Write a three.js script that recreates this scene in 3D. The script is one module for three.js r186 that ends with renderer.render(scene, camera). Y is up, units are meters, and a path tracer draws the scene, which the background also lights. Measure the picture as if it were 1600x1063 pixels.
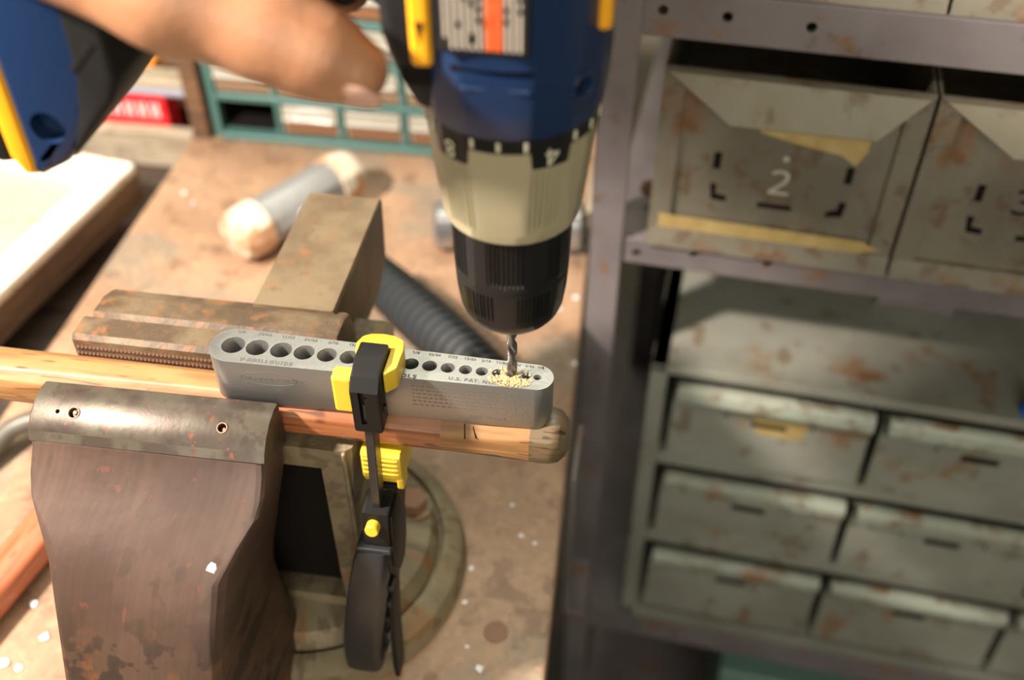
import * as THREE from 'three';
import { RoundedBoxGeometry } from 'three/addons/geometries/RoundedBoxGeometry.js';
import { mergeGeometries, mergeVertices, toCreasedNormals } from 'three/addons/utils/BufferGeometryUtils.js';
import { TextGeometry } from 'three/addons/geometries/TextGeometry.js';
import { FontLoader } from 'three/addons/loaders/FontLoader.js';
import { MarchingCubes } from 'three/addons/objects/MarchingCubes.js';
import { RectAreaLightUniformsLib } from 'three/addons/lights/RectAreaLightUniformsLib.js';
import { Brush, Evaluator, SUBTRACTION } from 'three-bvh-csg';

// ---------------------------------------------------------------- camera, lights, exposure
const scene = new THREE.Scene();
scene.background = new THREE.Color(0x0c0b0a);
const camera = new THREE.PerspectiveCamera(2 * Math.atan(531.5 / 1650) * 180 / Math.PI, 1600 / 1063, 0.02, 20);
camera.position.set(0.0944, 0.4803, 0.2859);
{
  const pitch = THREE.MathUtils.degToRad(43), yaw = THREE.MathUtils.degToRad(8.6);
  const d = new THREE.Vector3(-Math.sin(yaw) * Math.cos(pitch), -Math.sin(pitch), -Math.cos(yaw) * Math.cos(pitch));
  camera.lookAt(camera.position.clone().add(d));
}
camera.focus = 0.415;
camera.userData.fStop = 4.9;
scene.add(camera);
const renderer = new THREE.WebGLRenderer({ antialias: true });
renderer.shadowMap.enabled = true;
renderer.toneMapping = THREE.LinearToneMapping;
renderer.toneMappingExposure = 1.0;
RectAreaLightUniformsLib.init();

const LAMP = new THREE.Vector3(-0.50, 0.73, 0.22);       // the work lamp hung up at the left, above the frame
const AIM = new THREE.Vector3(-0.02, 0.05, -0.15);
const key = new THREE.SpotLight(new THREE.Color(1.0, 0.87, 0.77), 7.4, 0, 0.95, 0.6, 2);
key.position.copy(LAMP).addScaledVector(AIM.clone().sub(LAMP).normalize(), 0.03); key.target.position.copy(AIM);
key.castShadow = true; key.shadow.radius = 1.6; key.shadow.mapSize.set(2048, 2048); key.shadow.bias = -0.0004;
scene.add(key, key.target);
const tube = new THREE.RectAreaLight(new THREE.Color(1.0, 0.97, 0.82), 8.0, 1.2, 0.5);   // ceiling fluorescent
tube.position.set(0.15, 1.47, -0.75); tube.lookAt(0.15, 0, -0.75);
scene.add(tube);
const frontFill = new THREE.RectAreaLight(new THREE.Color(1.0, 0.96, 0.84), 4.0, 1.6, 0.9);     // added frontal fill from behind the viewer, source unseen
frontFill.position.set(0.4, 0.9, 1.67); frontFill.lookAt(0.4, 0.9, 0);
scene.add(frontFill);

// ---------------------------------------------------------------- helpers
function rng(a) { return () => { a |= 0; a = a + 0x6D2B79F5 | 0; let t = Math.imul(a ^ a >>> 15, 1 | a); t = t + Math.imul(t ^ t >>> 7, 61 | t) ^ t; return ((t ^ t >>> 14) >>> 0) / 4294967296; }; }
const V = (x, y, z) => new THREE.Vector3(x, y, z);
const R = THREE.MathUtils.degToRad;
function hash(x, y, s) { let h = Math.imul(x, 374761393) ^ Math.imul(y, 668265263) ^ Math.imul(s, 1442695041); h = Math.imul(h ^ h >>> 13, 1274126177); return ((h ^ h >>> 16) >>> 0) / 4294967296; }
function vn(x, y, p, s) {                                  // value noise, periodic in p
  const xi = Math.floor(x), yi = Math.floor(y), fx = x - xi, fy = y - yi;
  const u = fx * fx * (3 - 2 * fx), v = fy * fy * (3 - 2 * fy), m = (a) => ((a % p) + p) % p;
  const a = hash(m(xi), m(yi), s), b = hash(m(xi + 1), m(yi), s), c = hash(m(xi), m(yi + 1), s), d = hash(m(xi + 1), m(yi + 1), s);
  return a + (b - a) * u + (c - a) * v + (a - b - c + d) * u * v;
}
function fbm(u, v, base, oct, s) { let r = 0, a = 0.5, f = base, n = 0; for (let i = 0; i < oct; i++) { r += a * vn(u * f, v * f, f, s + i * 17); n += a; a *= 0.55; f *= 2; } return r / n; }
const sat = (x) => Math.max(0, Math.min(1, x)), sm = (a, b, x) => { const t = sat((x - a) / (b - a)); return t * t * (3 - 2 * t); };
const mix = (a, b, t) => a.map((x, i) => x + (b[i] - x) * t);
function tex(n, fn, colour = true) {                         // fn(u, v) -> sRGB 0..255 triple, or a grey 0..1
  const d = new Uint8Array(n * n * 4);
  for (let j = 0; j < n; j++) for (let i = 0; i < n; i++) {
    const c = fn(i / n, j / n), k = (j * n + i) * 4;
    if (colour) { d[k] = c[0]; d[k + 1] = c[1]; d[k + 2] = c[2]; } else d[k] = d[k + 1] = d[k + 2] = sat(c) * 255;
    d[k + 3] = 255;
  }
  const t = new THREE.DataTexture(d, n, n); t.wrapS = t.wrapT = THREE.RepeatWrapping; t.magFilter = THREE.LinearFilter; t.minFilter = THREE.LinearMipmapLinearFilter; t.generateMipmaps = true;
  if (colour) t.colorSpace = THREE.SRGBColorSpace; t.needsUpdate = true; return t;
}
function mat(o, tile = 0.1) { const m = new THREE.MeshPhysicalMaterial(o); for (const k of ['map', 'bumpMap', 'roughnessMap']) if (m[k]) { m[k] = m[k].clone(); m[k].repeat.set(1 / tile, 1 / tile); m[k].needsUpdate = true; } return m; }
const flat = (c, rough = 0.6, extra = {}) => new THREE.MeshPhysicalMaterial({ color: c, roughness: rough, ...extra });

function uvBox(g) {                                          // uv in metres from the dominant side of each triangle
  g = g.index ? g.toNonIndexed() : g;
  const p = g.attributes.position, uv = new Float32Array(p.count * 2), a = V(), b = V(), c = V(), n = V();
  for (let i = 0; i < p.count; i += 3) {
    a.fromBufferAttribute(p, i); b.fromBufferAttribute(p, i + 1); c.fromBufferAttribute(p, i + 2);
    n.copy(b).sub(a).cross(c.clone().sub(a)); const x = Math.abs(n.x), y = Math.abs(n.y), z = Math.abs(n.z);
    [a, b, c].forEach((q, k) => { const w = x > y && x > z ? [q.z, q.y] : y > z ? [q.x, q.z] : [q.x, q.y]; uv[(i + k) * 2] = w[0]; uv[(i + k) * 2 + 1] = w[1]; });
  }
  g.setAttribute('uv', new THREE.BufferAttribute(uv, 2)); return g;
}
const clean = (g) => { const o = new THREE.BufferGeometry(); const s = g.index ? g.toNonIndexed() : g; o.setAttribute('position', s.attributes.position); if (s.attributes.normal) o.setAttribute('normal', s.attributes.normal); else o.computeVertexNormals(); if (s.attributes.uv) o.setAttribute('uv', s.attributes.uv); else uvBox(o); return o; };
function join(...gs) { gs = gs.flat(); return mergeGeometries(gs.map(clean)); }
function rbox(x0, x1, y0, y1, z0, z1, r = 0.001, seg = 2) {
  const w = x1 - x0, h = y1 - y0, d = z1 - z0; r = Math.min(r, w / 2.01, h / 2.01, d / 2.01);
  const g = new RoundedBoxGeometry(w, h, d, seg, r); g.translate((x0 + x1) / 2, (y0 + y1) / 2, (z0 + z1) / 2); return uvBox(g);
}
function cyl(a, b, r0, r1 = r0, n = 24, open = false) {
  const d = b.clone().sub(a), g = new THREE.CylinderGeometry(r1, r0, d.length(), n, 1, open);
  g.applyQuaternion(new THREE.Quaternion().setFromUnitVectors(V(0, 1, 0), d.clone().normalize())); const m = a.clone().add(b).multiplyScalar(0.5); g.translate(m.x, m.y, m.z); return g;
}
function lathe(pts, n = 48, a = V(0, 0, 0), dir = V(0, 1, 0)) {     // pts: [r, t] along dir from a
  let g = new THREE.LatheGeometry(pts.map((p) => new THREE.Vector2(p[0], p[1])), n);
  g = toCreasedNormals(g, 0.6);
  { const p = g.attributes.position, uv = g.attributes.uv, rm = Math.max(...pts.map((q) => q[0])); for (let i = 0; i < p.count; i++) uv.setXY(i, p.getY(i), uv.getX(i) * 6.2832 * rm); }
  g.applyQuaternion(new THREE.Quaternion().setFromUnitVectors(V(0, 1, 0), dir.clone().normalize())); g.translate(a.x, a.y, a.z); return g;
}
function poly(pts, holes = []) { const s = new THREE.Shape(pts.map((p) => new THREE.Vector2(p[0], p[1]))); for (const h of holes) s.holes.push(h instanceof THREE.Path ? h : new THREE.Path(h.map((p) => new THREE.Vector2(p[0], p[1])))); return s; }
function extrude(shape, depth, bevel = 0, seg = 2, curve = 12) {
  return new THREE.ExtrudeGeometry(shape, { depth: depth - 2 * bevel, bevelEnabled: bevel > 0, bevelThickness: bevel, bevelSize: bevel, bevelOffset: -bevel, bevelSegments: seg, curveSegments: curve }).translate(0, 0, bevel);
}
// a profile given in (z, y), extruded along x from x0 to x1
function sideways(pts, x0, x1, bevel = 0.0006) { const g = extrude(poly(pts.map(([z, y]) => [-z, y])), x1 - x0, bevel); g.rotateY(Math.PI / 2); g.translate(x0, 0, 0); return uvBox(toCreasedNormals(g, 0.5)); }
// sections: arrays of the same number of points; walls plus flat caps
function loft(secs, crease = 0.7, caps = true) {
  const n = secs[0].length, pos = [];
  const push = (...q) => q.forEach((v) => pos.push(v.x, v.y, v.z));
  for (let i = 0; i + 1 < secs.length; i++) for (let j = 0; j < n; j++) {
    const a = secs[i][j], b = secs[i][(j + 1) % n], c = secs[i + 1][j], d = secs[i + 1][(j + 1) % n]; push(a, b, c, b, d, c);
  }
  if (caps) for (const [s, f] of [[secs[0], 1], [secs[secs.length - 1], 0]]) { const c = s.reduce((q, v) => q.add(v), V()).multiplyScalar(1 / n); for (let j = 0; j < n; j++) f ? push(c, s[(j + 1) % n], s[j]) : push(c, s[j], s[(j + 1) % n]); }
  let g = new THREE.BufferGeometry(); g.setAttribute('position', new THREE.Float32BufferAttribute(pos, 3));
  // outward orientation
  const q = g.attributes.position; let vol = 0; const a = V(), b = V(), c = V();
  for (let i = 0; i < q.count; i += 3) { a.fromBufferAttribute(q, i); b.fromBufferAttribute(q, i + 1); c.fromBufferAttribute(q, i + 2); vol += a.dot(b.cross(c)); }
  if (vol < 0) { const ar = q.array; for (let i = 0; i < ar.length; i += 9) for (let k = 0; k < 3; k++) { const t = ar[i + 3 + k]; ar[i + 3 + k] = ar[i + 6 + k]; ar[i + 6 + k] = t; } }
  g.computeVertexNormals(); return uvBox(toCreasedNormals(g, crease));
}
// rounded polygon in 2D: pts with a corner radius
function round2(pts, r, seg = 4) {
  const out = [], n = pts.length;
  for (let i = 0; i < n; i++) {
    const p = new THREE.Vector2(...pts[i]), a = new THREE.Vector2(...pts[(i + n - 1) % n]).sub(p), b = new THREE.Vector2(...pts[(i + 1) % n]).sub(p);
    const k = Math.min(r, a.length() * 0.45, b.length() * 0.45), s = p.clone().add(a.normalize().multiplyScalar(k)), e = p.clone().add(b.normalize().multiplyScalar(k));
    for (let t = 0; t <= seg; t++) { const u = t / seg; out.push([(1 - u) * (1 - u) * s.x + 2 * u * (1 - u) * p.x + u * u * e.x, (1 - u) * (1 - u) * s.y + 2 * u * (1 - u) * p.y + u * u * e.y]); }
  }
  return out;
}
// a wall of revolution about y with radius r(az, h); az measured from +z towards +x
function revolve(rf, hs, n, capLow = true, capHigh = true) {
  const secs = hs.map((h, k) => { const s = []; for (let i = 0; i < n; i++) { const az = i / n * 2 * Math.PI, r = rf(az, typeof h === 'function' ? h(az) : h, k); s.push(V(r * Math.sin(az), typeof h === 'function' ? h(az) : h, r * Math.cos(az))); } return s; });
  return loft(secs, 0.6, capLow || capHigh);
}
function lin(pairs) { return (x) => { if (x <= pairs[0][0]) return pairs[0][1]; for (let i = 1; i < pairs.length; i++) if (x <= pairs[i][0]) { const [a, b] = pairs[i - 1], [c, d] = pairs[i]; return b + (d - b) * (x - a) / (c - a); } return pairs[pairs.length - 1][1]; }; }

const used = {}, baseOf = new Map();
function numbered(n) { used[n] = (used[n] || 0) + 1; return used[n] === 1 ? n : n + '_' + String(used[n] - 1).padStart(3, '0'); }
const shade = (o) => { o.castShadow = true; o.receiveShadow = true; return o; };
function tag(o, label, category, group) { o.userData.label = label; o.userData.category = category; if (group) o.userData.group = group; return o; }
function thing(name, label, category, base = V(0, 0, 0), turn = 0, group) {
  const g = new THREE.Group(); g.name = numbered(name); g.position.copy(base); g.rotation.y = turn; tag(g, label, category, group); baseOf.set(g, turn ? null : base); scene.add(g); return g;
}
function part(name, geo, m, root, parent = root, label) {   // geometry in world coordinates (or local for turned things)
  const b = baseOf.get(root); geo = clean(Array.isArray(geo) ? join(geo) : geo); if (b) geo.translate(-b.x, -b.y, -b.z);
  const o = shade(new THREE.Mesh(geo, m)); o.name = numbered(name); if (label) o.userData.label = label; parent.add(o); return o;
}
function single(name, geo, m, label, category, base = V(0, 0, 0), group) {
  geo = clean(Array.isArray(geo) ? join(geo) : geo); geo.translate(-base.x, -base.y, -base.z);
  const o = shade(new THREE.Mesh(geo, m)); o.name = numbered(name); o.position.copy(base); scene.add(o); return tag(o, label, category, group);
}
function struct(name, geo, m) { const o = shade(new THREE.Mesh(clean(geo), m)); o.name = name; o.userData.kind = 'structure'; scene.add(o); return o; }
const fontBold = await new FontLoader().loadAsync('fonts/droid/droid_sans_bold.typeface.json');
const fontReg = await new FontLoader().loadAsync('fonts/droid/droid_sans_regular.typeface.json');
function text(s, size, depth, font = fontBold, centre = true) { const g = new TextGeometry(s, { font, size, depth, curveSegments: 3, bevelEnabled: false }); g.computeBoundingBox(); const b = g.boundingBox; g.translate(centre ? -(b.max.x + b.min.x) / 2 : 0, -(b.max.y + b.min.y) / 2, 0); return g; }
const flatUp = (g, x, y, z) => { g.rotateX(-Math.PI / 2); g.translate(x, y, z); return g; };   // lay text on a horizontal face, reading from +z
const ev = new Evaluator(); ev.useGroups = false; ev.attributes = ['position', 'normal', 'uv'];
function cut(a, ...bs) { let r = new Brush(clean(a)); r.updateMatrixWorld(); for (const b of bs) { const q = new Brush(clean(b)); q.updateMatrixWorld(); r = ev.evaluate(r, q, SUBTRACTION); r.updateMatrixWorld(); } const g = clean(r.geometry); return g; }

// ---------------------------------------------------------------- materials
const grain = tex(256, (u, v) => fbm(u, v, 16, 4, 5), false);
const rough1 = tex(256, (u, v) => 0.35 + 0.5 * fbm(u, v, 8, 5, 9), false);
const benchMap = tex(1024, (u, v) => {
  const a = fbm(u, v, 4, 6, 1), b = fbm(u, v, 6, 6, 31), c = fbm(u, v, 32, 4, 51), e = fbm(u, v, 96, 2, 71);
  let k = mix([178, 144, 115], [156, 124, 97], sm(0.35, 0.65, a)); k = mix(k, [140, 130, 114], 0.7 * sm(0.52, 0.68, b)); k = mix(k, [112, 84, 62], 0.45 * sm(0.6, 0.76, c)); k = mix(k, [196, 158, 120], 0.35 * sm(0.62, 0.75, e));
  return mix(k, k.map((x) => x * 0.86), fbm(u, v, 128, 2, 91));
});
const castMap = tex(1024, (u, v) => {
  const low = sm(0.66, 0.42, v), a = fbm(u, v, 6, 5, 3), b = fbm(u, v, 24, 4, 13), c = fbm(u, v, 12, 5, 23);
  let k = mix([90, 71, 61], [76, 59, 50], sm(0.3, 0.7, a)); k = mix(k, [66, 54, 46], sm(0.6, 0.72, b) * 0.35); k = mix(k, [78, 58, 42], low * 0.6); k = mix(k, [44, 36, 30], low * sm(0.5, 0.58, b) * 0.8); k = mix(k, [118, 74, 44], low * sm(0.56, 0.66, c) * 0.6); k = mix(k, [130, 70, 52], 0.4 * sm(0.78, 0.82, fbm(u, v, 40, 3, 47))); return mix(k, k.map((x) => x * 0.93), vn(u * 160, v * 6, 160, 61)); 
});
const castBump = tex(512, (u, v) => 0.5 * fbm(u, v, 12, 5, 13) + 0.5 * fbm(u, v, 48, 3, 3), false);
const oliveMap = tex(512, (u, v) => {
  const a = fbm(u, v, 5, 5, 103), b = fbm(u, v, 20, 4, 113);
  let k = mix([138, 126, 100], [112, 100, 76], sm(0.3, 0.7, a)); k = mix(k, [88, 76, 58], sm(0.58, 0.7, b) * 0.5); k = mix(k, [140, 100, 62], sm(0.62, 0.72, fbm(u, v, 10, 4, 133)) * 0.6); return k;
});
const wornMap = tex(512, (u, v) => {
  const a = fbm(u, v, 8, 5, 203), b = fbm(u, v, 30, 4, 213);
  let k = mix([88, 82, 70], [72, 62, 54], sm(0.3, 0.7, a)); k = mix(k, [58, 48, 42], sm(0.6, 0.75, b) * 0.35); k = mix(k, [118, 66, 48], sm(0.78, 0.80, fbm(u, v, 40, 3, 233))); return k;
});
const rustPaint = (base, dark, s, amt = 0.62) => tex(512, (u, v) => {
  const a = fbm(u, v, 4, 5, s), b = fbm(u, v, 12, 5, s + 10), c = fbm(u, v, 3, 5, s + 30);
  let k = mix(base, dark, sm(0.3, 0.7, a)); k = mix(k, [132, 88, 54], sm(amt - 0.04, amt + 0.16, b) * sm(0.4, 0.62, c) * 0.8); k = mix(k, [98, 72, 52], sm(amt, amt + 0.16, fbm(u, v, 20, 4, s + 50)) * 0.45); return k;
});
const binMap = rustPaint([132, 126, 110], [112, 106, 92], 301, 0.55), drawerMap = rustPaint([150, 151, 139], [132, 132, 120], 351, 0.64), railMap = rustPaint([124, 117, 117], [110, 103, 104], 401, 0.68), lipMap = rustPaint([150, 147, 130], [138, 130, 112], 431, 0.62);
const woodFn = (light, dark, s, stretch = 14) => tex(512, (u, v) => {        // grain along u
  const w = fbm(u, v, 2, 3, s) * 0.06, a = vn(u * 4, (v + w) * 4 * stretch, 4 * stretch, s + 7), b = vn(u * 8, (v + w) * 16 * stretch / 4, 16 * stretch, s + 9), f = fbm(u, v, 3, 4, s + 11);
  let k = mix(light, dark, 0.55 * sm(0.35, 0.85, a) + 0.3 * sm(0.3, 0.8, f)); k = mix(k, dark.map((x) => x * 0.55), sm(0.82, 0.95, b) * 0.7); return k;
});
const handleMap = woodFn([158, 118, 74], [122, 84, 48], 501), handleRed = woodFn([156, 98, 58], [122, 68, 38], 521), plankMap = woodFn([176, 164, 142], [138, 124, 102], 541), darkWood = woodFn([112, 84, 60], [78, 56, 40], 561);
const M = {
  bench: mat({ map: benchMap, bumpMap: grain, bumpScale: 0.0006, roughness: 0.55, clearcoat: 0.1, clearcoatRoughness: 0.5 }, 0.42),
  cast: mat({ map: castMap, bumpMap: castBump, bumpScale: 0.00022, roughness: 0.46, metalness: 0.15 }, 0.18),
  olive: mat({ map: oliveMap, bumpMap: castBump, bumpScale: 0.0008, roughness: 0.6, metalness: 0.15 }, 0.14),
  worn: mat({ map: wornMap, bumpMap: castBump, bumpScale: 0.00012, roughness: 0.42, metalness: 0.4 }, 0.1),
  anvil: mat({ map: rustPaint([116, 101, 77], [96, 81, 60], 601, 0.62), bumpMap: grain, bumpScale: 0.0002, roughness: 0.55, metalness: 0.1 }, 0.1),
  jawIron: mat({ map: rustPaint([104, 89, 68], [76, 62, 46], 611, 0.56), bumpMap: castBump, bumpScale: 0.0003, roughness: 0.55, metalness: 0.1 }, 0.07),
  knurl: mat({ map: rustPaint([96, 66, 50], [60, 42, 34], 621, 0.5), roughness: 0.55, metalness: 0.3 }, 0.03),
  bolt: flat(new THREE.Color(0.24, 0.125, 0.075), 0.6, { metalness: 0.1 }),
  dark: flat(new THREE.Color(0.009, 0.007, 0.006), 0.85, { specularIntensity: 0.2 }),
  jig: mat({ color: new THREE.Color(0.345, 0.345, 0.33), bumpMap: grain, bumpScale: 0.00005, roughness: 0.40, metalness: 0.87 }, 0.012),
  stamp: flat(new THREE.Color(0.10, 0.10, 0.095), 0.6, { metalness: 0.3 }),
  etch: flat(new THREE.Color(0.215, 0.21, 0.20), 0.55, { metalness: 0.7 }),
  handle: mat({ map: handleMap, bumpMap: grain, bumpScale: 0.0001, roughness: 0.5 }, 0.09),
  handleRed: mat({ map: handleRed, bumpMap: grain, bumpScale: 0.0001, roughness: 0.36, clearcoat: 0.3, clearcoatRoughness: 0.4 }, 0.09),
  handleEnd: mat({ map: woodFn([110, 92, 66], [80, 66, 48], 581), roughness: 0.42, clearcoat: 0.25, clearcoatRoughness: 0.4 }, 0.05),
  blackPlastic: flat(new THREE.Color(0.010, 0.010, 0.0105), 0.34, { specularIntensity: 0.6 }),
  clampPlastic: flat(new THREE.Color(0.007, 0.007, 0.0065), 0.45, { specularIntensity: 0.5 }),
  handlePlastic: flat(new THREE.Color(0.016, 0.019, 0.021), 0.36),
  barSteel: flat(new THREE.Color(0.02, 0.019, 0.018), 0.35),
  yellow: flat(new THREE.Color(0.68, 0.46, 0.035), 0.42),
  blue: flat(new THREE.Color(0.0065, 0.021, 0.064), 0.34),
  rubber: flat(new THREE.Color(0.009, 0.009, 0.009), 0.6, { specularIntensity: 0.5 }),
  amber: flat(new THREE.Color(0.80, 0.36, 0.012), 0.4),
  cream: flat(new THREE.Color(0.34, 0.30, 0.19), 0.42),
  creamPrint: flat(new THREE.Color(0.62, 0.58, 0.42), 0.5),
  bit: flat(new THREE.Color(0.20, 0.20, 0.20), 0.3, { metalness: 0.85 }),
  steel: flat(new THREE.Color(0.42, 0.42, 0.43), 0.32, { metalness: 0.8 }),
  sawdust: flat(new THREE.Color(0.52, 0.37, 0.18), 0.9),
  flake: flat(new THREE.Color(0.82, 0.82, 0.84), 0.6),
  mallet: mat({ color: new THREE.Color(0.27, 0.27, 0.265), bumpMap: grain, bumpScale: 0.0003, roughness: 0.42, metalness: 0.25 }, 0.05),
  nylon: mat({ map: tex(256, (u, v) => mix([204, 196, 176], [190, 146, 110], sm(0.55, 0.72, fbm(u, v, 4, 4, 651)))), roughness: 0.55 }, 0.06),
  grip: flat(new THREE.Color(0.022, 0.026, 0.029), 0.42),
  tray: mat({ map: tex(512, (u, v) => mix(mix([250, 246, 234], [238, 226, 206], fbm(u, v, 5, 4, 671)), [226, 176, 136], sm(0.64, 0.74, fbm(u, v, 10, 4, 681)) * 0.7)), bumpMap: grain, bumpScale: 0.0006, roughness: 0.5 }, 0.2),
  plank: mat({ map: plankMap, roughness: 0.7 }, 0.12),
  darkWood: mat({ map: darkWood, roughness: 0.65 }, 0.12),
  teal: flat(new THREE.Color(0.060, 0.145, 0.13), 0.34),
  paleDrawer: flat(new THREE.Color(0.36, 0.35, 0.29), 0.3, { clearcoat: 0.5 }),
  red: flat(new THREE.Color(0.66, 0.012, 0.02), 0.45),
  white: flat(new THREE.Color(0.80, 0.79, 0.76), 0.5),
  orange: flat(new THREE.Color(0.84, 0.28, 0.03), 0.5),
  paper: flat(new THREE.Color(0.36, 0.37, 0.44), 0.6),
  tableWood: mat({ map: woodFn([74, 60, 50], [48, 38, 32], 711), roughness: 0.6 }, 0.2),
  trayFloor: mat({ map: tex(512, (u, v) => mix(mix([204, 186, 160], [190, 170, 142], fbm(u, v, 5, 4, 671)), [206, 150, 110], sm(0.64, 0.74, fbm(u, v, 10, 4, 681)) * 0.7)), roughness: 0.5 }, 0.2),
  copper: mat({ map: woodFn([190, 112, 76], [150, 76, 48], 701), roughness: 0.42, clearcoat: 0.25, clearcoatRoughness: 0.4 }, 0.1),
  rail: mat({ map: railMap, bumpMap: grain, bumpScale: 0.0002, roughness: 0.5, metalness: 0.1 }, 0.2),
  bin: mat({ map: binMap, bumpMap: grain, bumpScale: 0.0003, roughness: 0.5, metalness: 0.25 }, 0.2),
  lip: mat({ map: lipMap, bumpMap: grain, bumpScale: 0.0001, roughness: 0.36, metalness: 0.35 }, 0.3),
  drawer: mat({ map: drawerMap, bumpMap: grain, bumpScale: 0.0002, roughness: 0.5, metalness: 0.1 }, 0.3),
  drawerLip: mat({ map: rustPaint([166, 174, 158], [148, 152, 138], 451, 0.58), roughness: 0.4 }, 0.24),
  tape: mat({ map: tex(256, (u, v) => mix([188, 168, 114], [166, 140, 86], fbm(u, v, 8, 4, 721))), roughness: 0.6 }, 0.06),
  chalk: flat(new THREE.Color(0.44, 0.42, 0.34), 0.8),
  pale: flat(new THREE.Color(0.62, 0.62, 0.52), 0.5),
  greenTin: flat(new THREE.Color(0.14, 0.24, 0.20), 0.4),
  ceiling: flat(new THREE.Color(0.6, 0.58, 0.52), 0.9),
  darkWall: flat(new THREE.Color(0.05, 0.045, 0.04), 0.85),
  wall: mat({ map: tex(256, (u, v) => mix([168, 158, 142], [150, 140, 124], fbm(u, v, 4, 4, 741))), roughness: 0.8 }, 1.0),
  floor: mat({ map: tex(256, (u, v) => mix([92, 86, 80], [70, 66, 62], fbm(u, v, 6, 5, 761))), roughness: 0.7 }, 0.8),
};

// ---------------------------------------------------------------- the room
const X0 = -1.7, X1 = 1.5, Y0 = -0.86, Y1 = 1.55, Z0 = -1.3, Z1 = 1.7, T = 0.1;
const bx = (x0, x1, y0, y1, z0, z1) => { const g = new THREE.BoxGeometry(x1 - x0, y1 - y0, z1 - z0); g.translate((x0 + x1) / 2, (y0 + y1) / 2, (z0 + z1) / 2); return uvBox(g); };
struct('floor', bx(X0 - T, X1 + T, Y0 - T, Y0, Z0 - T, Z1 + T), M.floor);
struct('ceiling', bx(X0 - T, X1 + T, Y1, Y1 + T, Z0 - T, Z1 + T), M.ceiling);
struct('wall_back', bx(X0, X1, Y0, Y1, Z0 - T, Z0), M.wall);
struct('wall_front', bx(X0, X1, Y0, Y1, Z1, Z1 + T), M.darkWall);
struct('wall_left', bx(X0 - T, X0, Y0, Y1, Z0, Z1), M.wall);
struct('wall_right', bx(X1, X1 + T, Y0, Y1, Z0, Z1), M.wall);

{ // glowing pane and trim added in the front wall to go with the fill
  const pane = struct('added_fill_pane_1', bx(-0.4, 1.2, 0.45, 1.35, 1.685, 1.70), flat(0xffffff, 0.4, { emissive: new THREE.Color(1.0, 0.96, 0.84), emissiveIntensity: 1.0 }));
  struct('added_trim_1', join(bx(-0.45, 1.25, 1.35, 1.40, 1.66, 1.7), bx(-0.45, 1.25, 0.40, 0.45, 1.66, 1.7), bx(-0.45, -0.4, 0.45, 1.35, 1.66, 1.7), bx(1.2, 1.25, 0.45, 1.35, 1.66, 1.7)), M.white);
}
{ // ceiling fluorescent fitting
  const t = thing('ceiling_light', 'fluorescent batten fixed to the workshop ceiling', 'ceiling light', V(0.15, Y1, -0.75));
  part('housing', rbox(-0.5, 0.8, 1.5, Y1, -1.05, -0.45, 0.01), M.white, t);
  part('diffuser', rbox(-0.45, 0.75, 1.478, 1.5, -1.0, -0.5, 0.004), flat(0xffffff, 0.5, { emissive: new THREE.Color(0.9, 1.0, 0.8), emissiveIntensity: 1.2 }), t);
}
{ // work lamp on its pole
  const t = thing('work_lamp', 'clip-on metal work lamp with a bare bulb above the bench', 'lamp', V(-0.86, Y0, 0.74));
  const d = AIM.clone().sub(LAMP).normalize(), b = LAMP.clone().addScaledVector(d, -0.10);
  part('shade', lathe([[0.022, 0], [0.03, 0.02], [0.062, 0.075], [0.07, 0.10], [0.067, 0.10], [0.058, 0.075], [0.027, 0.024], [0.0, 0.018]], 40, b, d), M.steel, t);
  part('bulb', new THREE.SphereGeometry(0.022, 20, 14).translate(LAMP.x - d.x * 0.025, LAMP.y - d.y * 0.025, LAMP.z - d.z * 0.025), flat(0xffffff, 0.4, { emissive: new THREE.Color(1, 0.8, 0.63), emissiveIntensity: 12 }), t);
  part('pole', cyl(V(-0.86, Y0, 0.74), V(-0.86, 1.05, 0.74), 0.012), M.rubber, t);
  part('bracket', cyl(V(-0.86, 1.03, 0.74), b, 0.008), M.rubber, t);
  part('foot', lathe([[0.0, 0], [0.16, 0], [0.16, 0.015], [0.03, 0.03], [0, 0.03]], 40, V(-0.86, Y0, 0.74)), M.rubber, t);
}

// ---------------------------------------------------------------- workbench
{
  const t = thing('workbench', 'rust-brown stained workbench top carrying the bench vise', 'workbench', V(-0.11, Y0, -0.1));
  { const g = extrude(poly([[-0.285, 0.66], [-0.285, -0.36], [0.0815, -0.36], [0.0480, 0.66]]), 0.032, 0.002); g.rotateX(-Math.PI / 2); g.translate(0, -0.032, 0); part('worktop', uvBox(g), M.bench, t); }
  for (const [x, z] of [[-0.25, 0.3], [-0.25, -0.6], [0.02, 0.3], [0.0, -0.6]]) part('leg', rbox(x - 0.03, x + 0.03, Y0, -0.032, z - 0.03, z + 0.03, 0.003), M.darkWood, t);
  part('apron', rbox(-0.27, 0.052, -0.13, -0.032, 0.30, 0.33, 0.003), M.darkWood, t);
  const s = part('screw', lathe([[0.0, 0.0018], [0.0022, 0.0016], [0.0046, 0.0004], [0.0062, 0.0006], [0.0068, -0.001], [0, -0.001]], 24, V(0.0422, 0, -0.0042)), M.bolt, t);
  part('side_bracket', join(rbox(0.0690, 0.072, -0.15, -0.006, -0.16, -0.115, 0.001), rbox(0.069, 0.083, -0.15, -0.146, -0.16, -0.115, 0.001)), M.rail, t);
}
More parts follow.
